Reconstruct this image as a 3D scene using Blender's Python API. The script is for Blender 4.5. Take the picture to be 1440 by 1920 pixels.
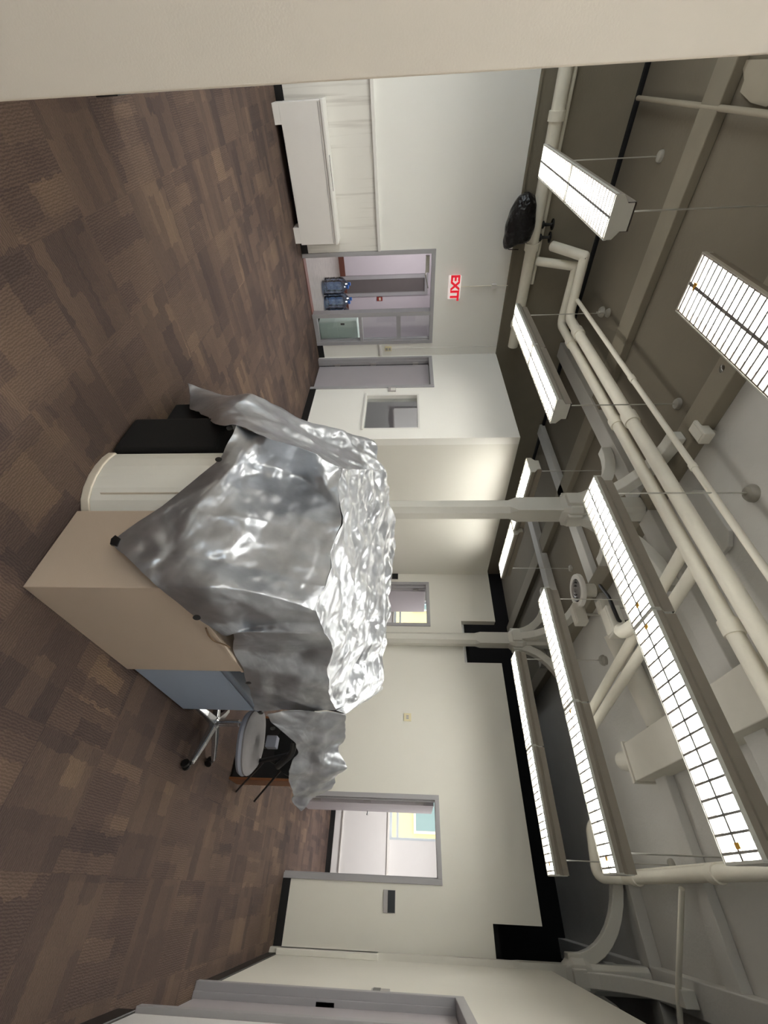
import bpy, bmesh, math, random
import numpy as np
from mathutils import Vector, Matrix

for o in list(bpy.data.objects):
    bpy.data.objects.remove(o)
SC = bpy.context.scene
COL = SC.collection

# ------------------------------------------------------------------ camera
FOC, PITCH, YAW, ROLL, CAMH = 782.32, math.radians(3.2958), math.radians(42.2176), math.radians(-0.0869), 1.66
fw0 = np.array([-math.sin(YAW), math.cos(YAW), 0.]); r0 = np.array([math.cos(YAW), math.sin(YAW), 0.]); u0 = np.array([0., 0., 1.])
FW = math.cos(PITCH) * fw0 - math.sin(PITCH) * u0
UPV = math.cos(PITCH) * u0 + math.sin(PITCH) * fw0
RT = math.cos(ROLL) * r0 + math.sin(ROLL) * UPV
UP = math.cos(ROLL) * UPV - math.sin(ROLL) * r0
CC = np.array([0., 0., CAMH])
cam_d = bpy.data.cameras.new('camera'); cam = bpy.data.objects.new('camera', cam_d); COL.objects.link(cam)
cam_d.sensor_fit = 'VERTICAL'; cam_d.sensor_height = 36.0; cam_d.lens = 36.0 * FOC / 1920.0
cam_d.clip_start = 0.02; cam_d.clip_end = 200
ax, ay, az = UP, -RT, -FW            # the phone was held sideways: picture-right is up
cam.matrix_world = Matrix(((ax[0], ay[0], az[0], 0), (ax[1], ay[1], az[1], 0), (ax[2], ay[2], az[2], CAMH), (0, 0, 0, 1)))
SC.camera = cam

# ------------------------------------------------------------------ world and exposure
SC.view_settings.view_transform = 'Standard'; SC.view_settings.look = 'None'
SC.view_settings.gamma = 1.0; SC.view_settings.use_curve_mapping = False
SC.view_settings.exposure = 0.3
W = bpy.data.worlds.new('overcast_sky'); SC.world = W; W.use_nodes = True
wb = W.node_tree.nodes['Background']; wb.inputs[0].default_value = (0.92, 0.96, 1.0, 1); wb.inputs[1].default_value = 4.6
LAMP = 19.0                            # luminance of the fluorescent lamps

# pixel of the photograph -> ray -> point on a plane
def ray(x, y): return FW + RT * (y - 960) / FOC + UP * (x - 720) / FOC
def pl(x, y, ax_, val):
    d = ray(x, y); return CC + d * ((val - CC[ax_]) / d[ax_])
def fl(x, y, z=0.): return pl(x, y, 2, z)
def dp(x, y, D): return CC + ray(x, y) * D
def V(p): return Vector((float(p[0]), float(p[1]), float(p[2])))

# ------------------------------------------------------------------ materials
def lin(c):
    return tuple((v / 12.92 if v <= 0.04045 else ((v + 0.055) / 1.055) ** 2.4) for v in [q / 255. for q in c])
MATS = {}
def mat(name, rgb, rough=0.6, metal=0.0, var=0.06, scale=6.0, bump=0.0, bscale=80.0, emit=None, estr=0.0, trans=0.0, alpha=1.0, spec=0.5):
    m = bpy.data.materials.new(name); m.use_nodes = True; MATS[name] = m
    nt = m.node_tree; n = nt.nodes; L = nt.links; b = n['Principled BSDF']
    c = lin(rgb)
    b.inputs['Roughness'].default_value = rough; b.inputs['Metallic'].default_value = metal
    b.inputs['Specular IOR Level'].default_value = spec
    tc = n.new('ShaderNodeTexCoord')
    nz = n.new('ShaderNodeTexNoise'); nz.inputs['Scale'].default_value = scale; nz.inputs['Detail'].default_value = 5
    L.new(tc.outputs['Object'], nz.inputs['Vector'])
    mx = n.new('ShaderNodeMix'); mx.data_type = 'RGBA'
    mx.inputs[6].default_value = tuple(v * (1 - var) for v in c) + (1,)
    mx.inputs[7].default_value = tuple(min(1, v * (1 + var)) for v in c) + (1,)
    L.new(nz.outputs['Fac'], mx.inputs[0]); L.new(mx.outputs[2], b.inputs['Base Color'])
    if bump > 0:
        n2 = n.new('ShaderNodeTexNoise'); n2.inputs['Scale'].default_value = bscale; n2.inputs['Detail'].default_value = 3
        L.new(tc.outputs['Object'], n2.inputs['Vector'])
        bp = n.new('ShaderNodeBump'); bp.inputs['Strength'].default_value = bump; bp.inputs['Distance'].default_value = 0.01 if bscale > 10 else 0.05
        L.new(n2.outputs['Fac'], bp.inputs['Height']); L.new(bp.outputs['Normal'], b.inputs['Normal'])
    if emit:
        b.inputs['Emission Color'].default_value = lin(emit) + (1,); b.inputs['Emission Strength'].default_value = estr
    if trans: b.inputs['Transmission Weight'].default_value = trans
    return m
mat('wall_paint', (226, 224, 215), 0.75, var=0.025, scale=2.0, bump=0.05, bscale=160)
mat('panel_paint', (222, 213, 200), 0.8, var=0.02, scale=3.0, bump=0.05, bscale=200)
mat('wall_paint_lit', (240, 239, 233), 0.75, var=0.02, scale=2.0, bump=0.05, bscale=160)  # lighter copy of the wall paint, makes up for weak light here
mat('wall_white', (222, 221, 220), 0.7, var=0.02)
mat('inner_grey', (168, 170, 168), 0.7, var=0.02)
mat('lilac_wall', (205, 198, 206), 0.7, var=0.02)
mat('taupe_concrete', (132, 124, 108), 0.9, var=0.10, scale=3.0, bump=0.25, bscale=40)
mat('ceiling_paint', (196, 194, 188), 0.9, var=0.12, scale=1.6, bump=0.3, bscale=30)
mat('ceiling_taupe', (112, 104, 89), 0.9, var=0.10, scale=1.6, bump=0.3, bscale=30)
mat('shade_black', (14, 14, 16), 0.9, var=0.3)  # black colour standing in for unlit space and gap shade
mat('column_paint', (205, 203, 194), 0.5, var=0.04, scale=5, bump=0.1, bscale=50)
mat('pipe_paint', (236, 231, 215), 0.55, var=0.06, scale=8, bump=0.12, bscale=60)
mat('duct_paint', (206, 202, 190), 0.7, var=0.05, bump=0.1, bscale=30)
mat('frame_grey', (165, 164, 167), 0.45, var=0.03)
mat('door_grey', (176, 171, 176), 0.5, var=0.03)
mat('baseboard_black', (22, 23, 24), 0.4, var=0.2)
mat('trim_white', (226, 224, 219), 0.45, var=0.02)
mat('bench_white', (228, 224, 220), 0.45, var=0.03)
mat('fixture_white', (216, 216, 208), 0.35, var=0.03)
mat('fixture_side', (150, 142, 130), 0.4, metal=0.1, var=0.05, scale=20)
mat('blade_white', (150, 148, 146), 0.35, var=0.01)
mat('lamp_glow', (255, 255, 248), 0.5, var=0.0, emit=(255, 253, 247), estr=LAMP)
mat('uplight_fill', (255, 255, 248), 0.5, var=0.0, emit=(255, 253, 247), estr=LAMP * 0.20)  # added upward glow that lifts the ceiling brightness
mat('fill_glow', (255, 255, 248), 0.5, var=0.0, emit=(255, 250, 248), estr=30.0)
mat('canopy_grey', (150, 146, 136), 0.5, var=0.04)
mat('patch_taupe', (158, 149, 132), 0.9, var=0.08, bump=0.2, bscale=25)
mat('metal_rod', (190, 188, 180), 0.35, metal=0.5, var=0.05)
mat('dark_metal', (30, 29, 28), 0.5, metal=0.4, var=0.2)
mat('chrome', (190, 192, 196), 0.22, metal=0.9, var=0.04)
mat('orange_tag', (226, 170, 60), 0.6, var=0.05)
mat('black_plastic', (16, 16, 17), 0.45, var=0.3, scale=20, bump=0.1)
mat('black_fabric', (14, 14, 15), 0.9, var=0.3, scale=40, bump=0.3, bscale=200)
mat('bag_black', (12, 12, 17), 0.28, var=0.3, scale=15, bump=1.0, bscale=9)
mat('cabinet_beige', (198, 181, 163), 0.55, var=0.03, scale=4, bump=0.08, bscale=220)
mat('cabinet_cream', (236, 235, 227), 0.5, var=0.04, scale=5)
mat('rim_cream', (222, 214, 198), 0.45, var=0.04)
mat('cabinet_blue', (160, 175, 196), 0.4, var=0.03)
mat('cabinet_blue_dark', (104, 114, 130), 0.4, var=0.04)
mat('seat_grey', (120, 117, 118), 0.75, var=0.06, scale=40, bump=0.15, bscale=300)
mat('seat_edge', (136, 139, 150), 0.55, var=0.03)
mat('wood_brown', (122, 76, 44), 0.5, var=0.18, scale=14, bump=0.05)
mat('mint_metal', (222, 240, 233), 0.35, var=0.02)
mat('sign_white', (238, 232, 228), 0.4, var=0.02, emit=(255, 236, 232), estr=0.3)
mat('sign_red', (226, 22, 48), 0.4, var=0.05, emit=(240, 20, 50), estr=0.35)
mat('plate_white', (228, 226, 220), 0.35, var=0.02)
mat('plate_cream', (224, 214, 176), 0.4, var=0.02)
mat('plate_silver', (170, 166, 164), 0.35, metal=0.3, var=0.05)
mat('plate_black', (18, 20, 22), 0.3, var=0.1)
mat('redbrown_base', (104, 62, 50), 0.55, var=0.12)
mat('red_sign', (140, 44, 36), 0.5, var=0.1)
mat('facade_cream', (170, 153, 112), 0.85, var=0.08, scale=0.5)
mat('facade_trim', (186, 176, 150), 0.8, var=0.05)
mat('facade_glass', (92, 108, 104), 0.6, var=0.1)
mat('leaf_green', (110, 126, 74), 0.8, var=0.3, scale=3)
mat('window_frame', (206, 214, 220), 0.4, var=0.02)
mat('cord_tan', (120, 96, 72), 0.7, var=0.1)

def glass(name, col, rough=0.02, mixf=0.12):
    m = bpy.data.materials.new(name); m.use_nodes = True; MATS[name] = m
    nt = m.node_tree; n = nt.nodes; L = nt.links; n.remove(n['Principled BSDF'])
    t = n.new('ShaderNodeBsdfTransparent'); t.inputs[0].default_value = col + (1,)
    g = n.new('ShaderNodeBsdfGlossy'); g.inputs['Roughness'].default_value = rough
    mx = n.new('ShaderNodeMixShader')
    lw = n.new('ShaderNodeLayerWeight'); lw.inputs['Blend'].default_value = 0.25
    mr = n.new('ShaderNodeMapRange'); mr.inputs['To Min'].default_value = mixf * 0.5; mr.inputs['To Max'].default_value = min(1, mixf * 4)
    L.new(lw.outputs['Fresnel'], mr.inputs['Value']); L.new(mr.outputs['Result'], mx.inputs[0])
    L.new(t.outputs[0], mx.inputs[1]); L.new(g.outputs[0], mx.inputs[2]); L.new(mx.outputs[0], n['Material Output'].inputs[0])
glass('clear_glass', (0.93, 0.95, 0.95))
glass('dome_plastic', (0.85, 0.86, 0.86), 0.08, 0.2)
glass('jug_blue', (0.66, 0.78, 0.93), 0.05, 0.3)

def carpet_material():
    m = bpy.data.materials.new('brown_patterned_carpet'); m.use_nodes = True; MATS['carpet'] = m
    nt = m.node_tree; n = nt.nodes; L = nt.links; b = n['Principled BSDF']
    b.inputs['Roughness'].default_value = 0.95; b.inputs['Specular IOR Level'].default_value = 0.15
    tc = n.new('ShaderNodeTexCoord')
    def mp(rot=0., loc=(0, 0, 0)):
        q = n.new('ShaderNodeMapping'); q.inputs['Rotation'].default_value[2] = rot; q.inputs['Location'].default_value = loc
        L.new(tc.outputs['Object'], q.inputs[0]); return q.outputs[0]
    # a little waviness so that the blocks keep soft woven edges
    nz = n.new('ShaderNodeTexNoise'); nz.inputs['Scale'].default_value = 22; L.new(tc.outputs['Object'], nz.inputs['Vector'])
    def wob(src, amt):
        s = n.new('ShaderNodeVectorMath'); s.operation = 'SUBTRACT'; L.new(nz.outputs['Color'], s.inputs[0]); s.inputs[1].default_value = (.5, .5, .5)
        k = n.new('ShaderNodeVectorMath'); k.operation = 'SCALE'; L.new(s.outputs[0], k.inputs[0]); k.inputs['Scale'].default_value = amt
        a = n.new('ShaderNodeVectorMath'); a.operation = 'ADD'; L.new(src, a.inputs[0]); L.new(k.outputs[0], a.inputs[1]); return a.outputs[0]
    def brick(src, w, h, off, c1, c2, bias=0.0):
        q = n.new('ShaderNodeTexBrick'); q.inputs['Scale'].default_value = 1.0; q.offset = off; q.squash = 1.0
        q.inputs['Brick Width'].default_value = w; q.inputs['Row Height'].default_value = h; q.inputs['Mortar Size'].default_value = 0.0
        q.inputs['Color1'].default_value = c1 + (1,); q.inputs['Color2'].default_value = c2 + (1,); q.inputs['Bias'].default_value = bias
        q.inputs['Mortar'].default_value = c1 + (1,)
        L.new(src, q.inputs['Vector']); return q.outputs['Color']
    R90 = math.pi / 2
    dk, md, lt = (0.0, 0.0, 0.0), (0.5, 0.5, 0.5), (1., 1., 1.)
    A = brick(wob(mp(R90), 0.06), 0.55, 0.085, 0.37, dk, lt)
    Bk = brick(wob(mp(0, (.13, .07, 0)), 0.06), 0.42, 0.13, 0.43, dk, lt)
    Ck = brick(wob(mp(R90, (.31, .2, 0)), 0.05), 0.36, 0.23, 0.5, dk, lt)
    ck = n.new('ShaderNodeTexChecker'); ck.inputs['Scale'].default_value = 1.0; L.new(mp(0), ck.inputs['Vector'])
    ck.inputs['Scale'].default_value = 2.0
    mA = n.new('ShaderNodeMix'); mA.data_type = 'RGBA'; L.new(ck.outputs['Fac'], mA.inputs[0]); L.new(A, mA.inputs[6]); L.new(Bk, mA.inputs[7])
    mB = n.new('ShaderNodeMix'); mB.data_type = 'RGBA'; mB.inputs[0].default_value = 0.45; L.new(mA.outputs[2], mB.inputs[6]); L.new(Ck, mB.inputs[7])
    big = n.new('ShaderNodeTexNoise'); big.inputs['Scale'].default_value = 1.1; big.inputs['Detail'].default_value = 4; L.new(tc.outputs['Object'], big.inputs['Vector'])
    mC = n.new('ShaderNodeMix'); mC.data_type = 'RGBA'; mC.inputs[0].default_value = 0.45; L.new(mB.outputs[2], mC.inputs[6]); L.new(big.outputs['Fac'], mC.inputs[7])
    rp = n.new('ShaderNodeValToRGB'); L.new(mC.outputs[2], rp.inputs[0])
    e = rp.color_ramp.elements
    e[0].position = 0.15; e[0].color = lin((64, 55, 53)) + (1,)
    e[1].position = 0.88; e[1].color = lin((120, 100, 82)) + (1,)
    q = e.new(0.42); q.color = lin((80, 67, 62)) + (1,)
    q = e.new(0.64); q.color = lin((93, 78, 69)) + (1,)
    # ribs of the loop pile
    wv = n.new('ShaderNodeTexWave'); wv.wave_type = 'BANDS'; wv.bands_direction = 'X'; wv.inputs['Scale'].default_value = 26; wv.inputs['Distortion'].default_value = 5; wv.inputs['Detail'].default_value = 2; wv.inputs['Detail Scale'].default_value = 2.0
    wv2 = n.new('ShaderNodeTexWave'); wv2.wave_type = 'BANDS'; wv2.bands_direction = 'Y'; wv2.inputs['Scale'].default_value = 26; wv2.inputs['Distortion'].default_value = 5; wv2.inputs['Detail'].default_value = 2; wv2.inputs['Detail Scale'].default_value = 2.0
    L.new(mp(0), wv.inputs['Vector']); L.new(mp(0), wv2.inputs['Vector'])
    mw = n.new('ShaderNodeMix'); mw.data_type = 'FLOAT'; L.new(ck.outputs['Fac'], mw.inputs[0]); L.new(wv.outputs['Fac'], mw.inputs[2]); L.new(wv2.outputs['Fac'], mw.inputs[3])
    fine = n.new('ShaderNodeTexNoise'); fine.inputs['Scale'].default_value = 260; fine.inputs['Detail'].default_value = 2; L.new(tc.outputs['Object'], fine.inputs['Vector'])
    ad = n.new('ShaderNodeMath'); ad.operation = 'ADD'; L.new(mw.outputs[0], ad.inputs[0]); L.new(fine.outputs['Fac'], ad.inputs[1])
    mr = n.new('ShaderNodeMapRange'); L.new(ad.outputs[0], mr.inputs['Value']); mr.inputs['From Min'].default_value = 0.3; mr.inputs['From Max'].default_value = 1.6; mr.inputs['To Min'].default_value = 0.72; mr.inputs['To Max'].default_value = 1.22
    mul = n.new('ShaderNodeVectorMath'); mul.operation = 'SCALE'; L.new(rp.outputs[0], mul.inputs[0]); L.new(mr.outputs[0], mul.inputs['Scale'])
    L.new(mul.outputs[0], b.inputs['Base Color'])
    bp = n.new('ShaderNodeBump'); bp.inputs['Strength'].default_value = 0.5; bp.inputs['Distance'].default_value = 0.004
    L.new(ad.outputs[0], bp.inputs['Height']); L.new(bp.outputs['Normal'], b.inputs['Normal'])
carpet_material()

def tarp_material():
    m = bpy.data.materials.new('silver_tarpaulin'); m.use_nodes = True; MATS['tarp'] = m
    nt = m.node_tree; n = nt.nodes; L = nt.links; b = n['Principled BSDF']
    b.inputs['Metallic'].default_value = 0.82; b.inputs['Roughness'].default_value = 0.36; b.inputs['Coat Weight'].default_value = 0.7; b.inputs['Coat Roughness'].default_value = 0.22
    tc = n.new('ShaderNodeTexCoord')
    nz = n.new('ShaderNodeTexNoise'); nz.inputs['Scale'].default_value = 7; nz.inputs['Detail'].default_value = 6; L.new(tc.outputs['Object'], nz.inputs['Vector'])
    rp = n.new('ShaderNodeValToRGB'); L.new(nz.outputs['Fac'], rp.inputs[0])
    rp.color_ramp.elements[0].position = 0.3; rp.color_ramp.elements[0].color = lin((156, 160, 166)) + (1,)
    rp.color_ramp.elements[1].position = 0.75; rp.color_ramp.elements[1].color = lin((192, 196, 202)) + (1,)
    L.new(rp.outputs[0], b.inputs['Base Color'])
    vo = n.new('ShaderNodeTexNoise'); vo.noise_type = 'RIDGED_MULTIFRACTAL'; vo.inputs['Scale'].default_value = 9.0; vo.inputs['Detail'].default_value = 5; vo.inputs['Distortion'].default_value = 0.6
    L.new(tc.outputs['Object'], vo.inputs['Vector'])
    bp = n.new('ShaderNodeBump'); bp.inputs['Strength'].default_value = 0.35; bp.inputs['Distance'].default_value = 0.012
    L.new(vo.outputs['Fac'], bp.inputs['Height']); L.new(bp.outputs['Normal'], b.inputs['Normal'])
tarp_material()

def stained_wall():
    m = bpy.data.materials.new('streaked_white_panel'); m.use_nodes = True; MATS['streaked'] = m
    nt = m.node_tree; n = nt.nodes; L = nt.links; b = n['Principled BSDF']; b.inputs['Roughness'].default_value = 0.6
    tc = n.new('ShaderNodeTexCoord'); mp = n.new('ShaderNodeMapping'); mp.inputs['Scale'].default_value = (1, 22, 0.8); L.new(tc.outputs['Object'], mp.inputs[0])
    nz = n.new('ShaderNodeTexNoise'); nz.inputs['Scale'].default_value = 1.0; nz.inputs['Detail'].default_value = 3; L.new(mp.outputs[0], nz.inputs['Vector'])
    rp = n.new('ShaderNodeValToRGB'); L.new(nz.outputs['Fac'], rp.inputs[0])
    rp.color_ramp.elements[0].position = 0.33; rp.color_ramp.elements[0].color = lin((206, 202, 194)) + (1,)
    rp.color_ramp.elements[1].position = 0.48; rp.color_ramp.elements[1].color = lin((226, 223, 216)) + (1,)
    L.new(rp.outputs[0], b.inputs['Base Color'])
stained_wall()

def tile_floor():
    m = bpy.data.materials.new('grey_lobby_floor'); m.use_nodes = True; MATS['lobby_floor'] = m
    nt = m.node_tree; n = nt.nodes; L = nt.links; b = n['Principled BSDF']; b.inputs['Roughness'].default_value = 0.35
    tc = n.new('ShaderNodeTexCoord')
    nz = n.new('ShaderNodeTexNoise'); nz.inputs['Scale'].default_value = 9; nz.inputs['Detail'].default_value = 6; L.new(tc.outputs['Object'], nz.inputs['Vector'])
    rp = n.new('ShaderNodeValToRGB'); L.new(nz.outputs['Fac'], rp.inputs[0])
    rp.color_ramp.elements[0].color = lin((120, 116, 112)) + (1,); rp.color_ramp.elements[1].color = lin((168, 164, 158)) + (1,)
    L.new(rp.outputs[0], b.inputs['Base Color'])
tile_floor()

# ------------------------------------------------------------------ mesh helpers
class MB:
    def __init__(self): self.v = []; self.f = []
    def add(self, vs, fs):
        k = len(self.v); self.v += [tuple(float(c) for c in p) for p in vs]; self.f += [tuple(i + k for i in f) for f in fs]; return self
    def box(self, x0, x1, y0, y1, z0, z1):
        vs = [(x, y, z) for z in (z0, z1) for y in (y0, y1) for x in (x0, x1)]
        return self.add(vs, [(0, 2, 3, 1), (4, 5, 7, 6), (0, 1, 5, 4), (2, 6, 7, 3), (0, 4, 6, 2), (1, 3, 7, 5)])
    def prism(self, pts, z0, z1, axis=2):
        n = len(pts)
        def P(a, b, c): return (a, b, c) if axis == 2 else ((c, a, b) if axis == 0 else (a, c, b))
        vs = [P(a, b, z0) for a, b in pts] + [P(a, b, z1) for a, b in pts]
        fs = [tuple(range(n))[::-1], tuple(range(n, 2 * n))] + [(i, (i + 1) % n, n + (i + 1) % n, n + i) for i in range(n)]
        return self.add(vs, fs)
    def tube(self, path, r, seg=12, cap=True):
        P = [Vector(p) for p in path]; n = len(P); rs = r if isinstance(r, (list, tuple)) else [r] * n
        vs = []; T0 = None; N = None
        for i in range(n):
            t = (P[min(i + 1, n - 1)] - P[max(i - 1, 0)]).normalized()
            if N is None:
                a = Vector((0, 0, 1)) if abs(t.z) < 0.9 else Vector((1, 0, 0)); N = t.cross(a).normalized()
            else:
                N = (N - t * N.dot(t)).normalized()
            B = t.cross(N)
            for k in range(seg):
                a = 2 * math.pi * k / seg; vs.append(P[i] + (N * math.cos(a) + B * math.sin(a)) * rs[i])
        fs = [(i * seg + k, i * seg + (k + 1) % seg, (i + 1) * seg + (k + 1) % seg, (i + 1) * seg + k) for i in range(n - 1) for k in range(seg)]
        if cap: fs += [tuple(range(seg))[::-1], tuple(range((n - 1) * seg, n * seg))]
        return self.add(vs, fs)
    def lathe(self, prof, seg=20, c=(0, 0, 0), cap=True):
        vs = [(c[0] + r * math.cos(2 * math.pi * k / seg), c[1] + r * math.sin(2 * math.pi * k / seg), c[2] + z) for r, z in prof for k in range(seg)]
        n = len(prof)
        fs = [(i * seg + k, i * seg + (k + 1) % seg, (i + 1) * seg + (k + 1) % seg, (i + 1) * seg + k) for i in range(n - 1) for k in range(seg)]
        if cap: fs += [tuple(range(seg))[::-1], tuple(range((n - 1) * seg, n * seg))]
        return self.add(vs, fs)
    def mesh(self, name):
        me = bpy.data.meshes.new(name); me.from_pydata(self.v, [], self.f); me.validate(); me.update(); return me
    def build(self, name, m, parent=None, smooth=False, bevel=0.0, seg=2):
        me = self.mesh(name)
        bm = bmesh.new(); bm.from_mesh(me); bmesh.ops.recalc_face_normals(bm, faces=bm.faces); bm.to_mesh(me); bm.free()
        return link(name, me, m, parent, smooth, bevel, seg)
def link(name, me, m, parent=None, smooth=False, bevel=0.0, seg=2):
    o = bpy.data.objects.new(name, me); COL.objects.link(o)
    if m is not None and not me.materials: me.materials.append(MATS[m])
    if parent is not None: o.parent = parent
    if smooth:
        for p in me.polygons: p.use_smooth = True
        try: me.set_sharp_from_angle(angle=math.radians(40))
        except Exception: pass
    if bevel > 0:
        bv = o.modifiers.new('bevel', 'BEVEL'); bv.width = bevel; bv.segments = seg; bv.limit_method = 'ANGLE'
    return o
def thing(name, label, cat, loc=(0, 0, 0), rz=0.0, group=None):
    o = bpy.data.objects.new(name, None); COL.objects.link(o); o.location = loc; o.rotation_euler = (0, 0, rz); o.empty_display_size = 0.05
    return tag(o, label, cat, group)
def tag(o, label, cat, group=None):
    o['label'] = label; o['category'] = cat
    if group: o['group'] = group
    return o
def struct(o, label=None, cat=None):
    o['kind'] = 'structure'
    if label: o['label'] = label
    if cat: o['category'] = cat
    return o
def sempty(name, label, cat, loc=(0, 0, 0)):
    o = bpy.data.objects.new(name, None); COL.objects.link(o); o.location = loc; o.empty_display_size = 0.05
    return struct(o, label, cat)
def copy_tree(o, parent=None):
    c = o.copy(); COL.objects.link(c); c.parent = parent
    for ch in list(o.children): copy_tree(ch, c)
    return c
def smooth_path(pts, rad=0.1, n=6):
    P = [Vector(p) for p in pts]; out = [P[0]]
    for i in range(1, len(P) - 1):
        a, b, c = P[i - 1], P[i], P[i + 1]
        d1 = (a - b); d2 = (c - b); r = min(rad, d1.length * .45, d2.length * .45)
        s = b + d1.normalized() * r; e = b + d2.normalized() * r
        for k in range(n + 1):
            t = k / n; out.append(s * (1 - t) ** 2 + b * 2 * t * (1 - t) + e * t * t)
    out.append(P[-1]); return out
def wall(axis, p0, p1, a0, a1, z0, z1, holes=()):
    """wall slab between planes p0,p1 across axis (0: X, 1: Y), spanning a0..a1, with rectangular holes"""
    mb = MB()
    us = sorted({a0, a1, *[h[0] for h in holes], *[h[1] for h in holes]}); us = [u for u in us if a0 <= u <= a1]
    zs = sorted({z0, z1, *[h[2] for h in holes], *[h[3] for h in holes]}); zs = [z for z in zs if z0 <= z <= z1]
    solid = lambda i, j: 0 <= i < len(us) - 1 and 0 <= j < len(zs) - 1 and not any(h[0] <= (us[i] + us[i + 1]) / 2 <= h[1] and h[2] <= (zs[j] + zs[j + 1]) / 2 <= h[3] for h in holes)
    def P(u, z, p): return (p, u, z) if axis == 0 else (u, p, z)
    for i in range(len(us) - 1):
        for j in range(len(zs) - 1):
            if not solid(i, j): continue
            A, B, C, D = us[i], us[i + 1], zs[j], zs[j + 1]
            for p in (p0, p1): mb.add([P(A, C, p), P(B, C, p), P(B, D, p), P(A, D, p)], [(0, 1, 2, 3)])
            if not solid(i - 1, j): mb.add([P(A, C, p0), P(A, C, p1), P(A, D, p1), P(A, D, p0)], [(0, 1, 2, 3)])
            if not solid(i + 1, j): mb.add([P(B, C, p0), P(B, C, p1), P(B, D, p1), P(B, D, p0)], [(0, 1, 2, 3)])
            if not solid(i, j - 1): mb.add([P(A, C, p0), P(B, C, p0), P(B, C, p1), P(A, C, p1)], [(0, 1, 2, 3)])
            if not solid(i, j + 1): mb.add([P(A, D, p0), P(B, D, p0), P(B, D, p1), P(A, D, p1)], [(0, 1, 2, 3)])
    return mb
def weld(o):
    bm = bmesh.new(); bm.from_mesh(o.data); bmesh.ops.remove_doubles(bm, verts=bm.verts, dist=1e-4)
    bmesh.ops.recalc_face_normals(bm, faces=bm.faces); bm.to_mesh(o.data); bm.free(); return o

# ------------------------------------------------------------------ key planes (metres)
XE, YB1, XBX, YB, XR = -7.36, 3.79, -4.88, 7.30, 0.61
WH, ZC = 3.28, 4.52
YOUT = 11.0

# ================================================================== THE SETTING
struct(MB().box(XE - .06, 3.2, -3.1, YOUT + .1, -0.1, 0.0).build('floor', 'carpet'), 'brown patterned carpet floor with blocks of lighter and darker tone', 'floor')
struct(MB().box(-11.6, XE - .06, -0.6, 6.6, -0.1, 0.0).build('floor_lobby', 'lobby_floor'), 'mottled grey lobby floor beyond the exit doorway', 'floor')
struct(MB().box(-3.43, 3.5, -3.2, YOUT + .4, ZC, ZC + .2).build('ceiling', 'ceiling_paint'), 'bare grey painted loft ceiling high above the pipes', 'ceiling')
struct(MB().box(-12.5, -3.43, -3.2, YOUT + .4, ZC, ZC + .2).build('ceiling_left', 'ceiling_taupe'), 'darker taupe loft ceiling bay beside the exit wall', 'ceiling')

# left wall with the exit doorway: white below, bare concrete above
weld(struct(wall(0, XE - .12, XE, -3.0, YB1 + .12, 0, WH, [(2.085, 3.535, -1, 2.08)]).build('wall_left', 'wall_paint_lit'), 'white painted wall with the exit doorway', 'wall'))
struct(MB().box(XE - .30, XE - .02, -3.0, YOUT, WH, ZC).build('wall_left_upper', 'taupe_concrete'), 'bare taupe concrete band above the white exit wall', 'wall')
struct(MB().box(XE, XE + .03, -3.0, YB1, WH - .015, WH + .012).build('trim_1', 'taupe_concrete'), 'thin ledge along the top of the exit wall', 'trim')
# the inner office box
wz = [( -5.97, -5.07, .89 , 1.83)]
weld(struct(wall(1, YB1, YB1 + .12, XE, XBX, 0, WH - .01, [(-7.27, -6.27, -1, 2.07), (-6.06, -5.12, .975, 1.84)]).build('wall_inner_front', 'wall_paint_lit'), 'pale wall with grey door and small interior window', 'wall'))
struct(MB().box(XBX - .12, XBX - .0005, YB1 + .12, YB + .02, 0, WH - .01).build('wall_inner_side', 'wall_paint'), 'blank cream side wall of the inner office behind the column', 'wall')
# back wall with two doorways and notches for the columns
weld(struct(wall(1, YB, YB + .14, XBX - .12, XR + .1, 0, WH + .02, [(-4.66, -3.73, -1, 2.06), (-1.03, -.09, -1, 2.08), (-3.83, -3.03, 2.66, 9), (.26, .9, 2.70, 9)]).build('wall_back', 'wall_paint'), 'long pale back wall with two doorways and notched top', 'wall'))
# right wall with the grey door
weld(struct(wall(0, XR, XR + .14, 3.50, YB + .1, 0, WH, [(3.86, 4.86, -1, 2.06)]).build('wall_right', 'wall_paint'), 'pale right wall with grey door frame', 'wall'))
struct(MB().box(.57, .80, -3.0, 3.585, 0.11, WH).build('wall_right_near', 'wall_white'), 'white projecting wall end beside the right door', 'wall')
struct(MB().box(.556, .80, -3.0, 3.60, 0, .11).build('baseboard_right_near', 'baseboard_black', bevel=.006), 'black rubber baseboard of the projecting wall end', 'baseboard')
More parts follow.
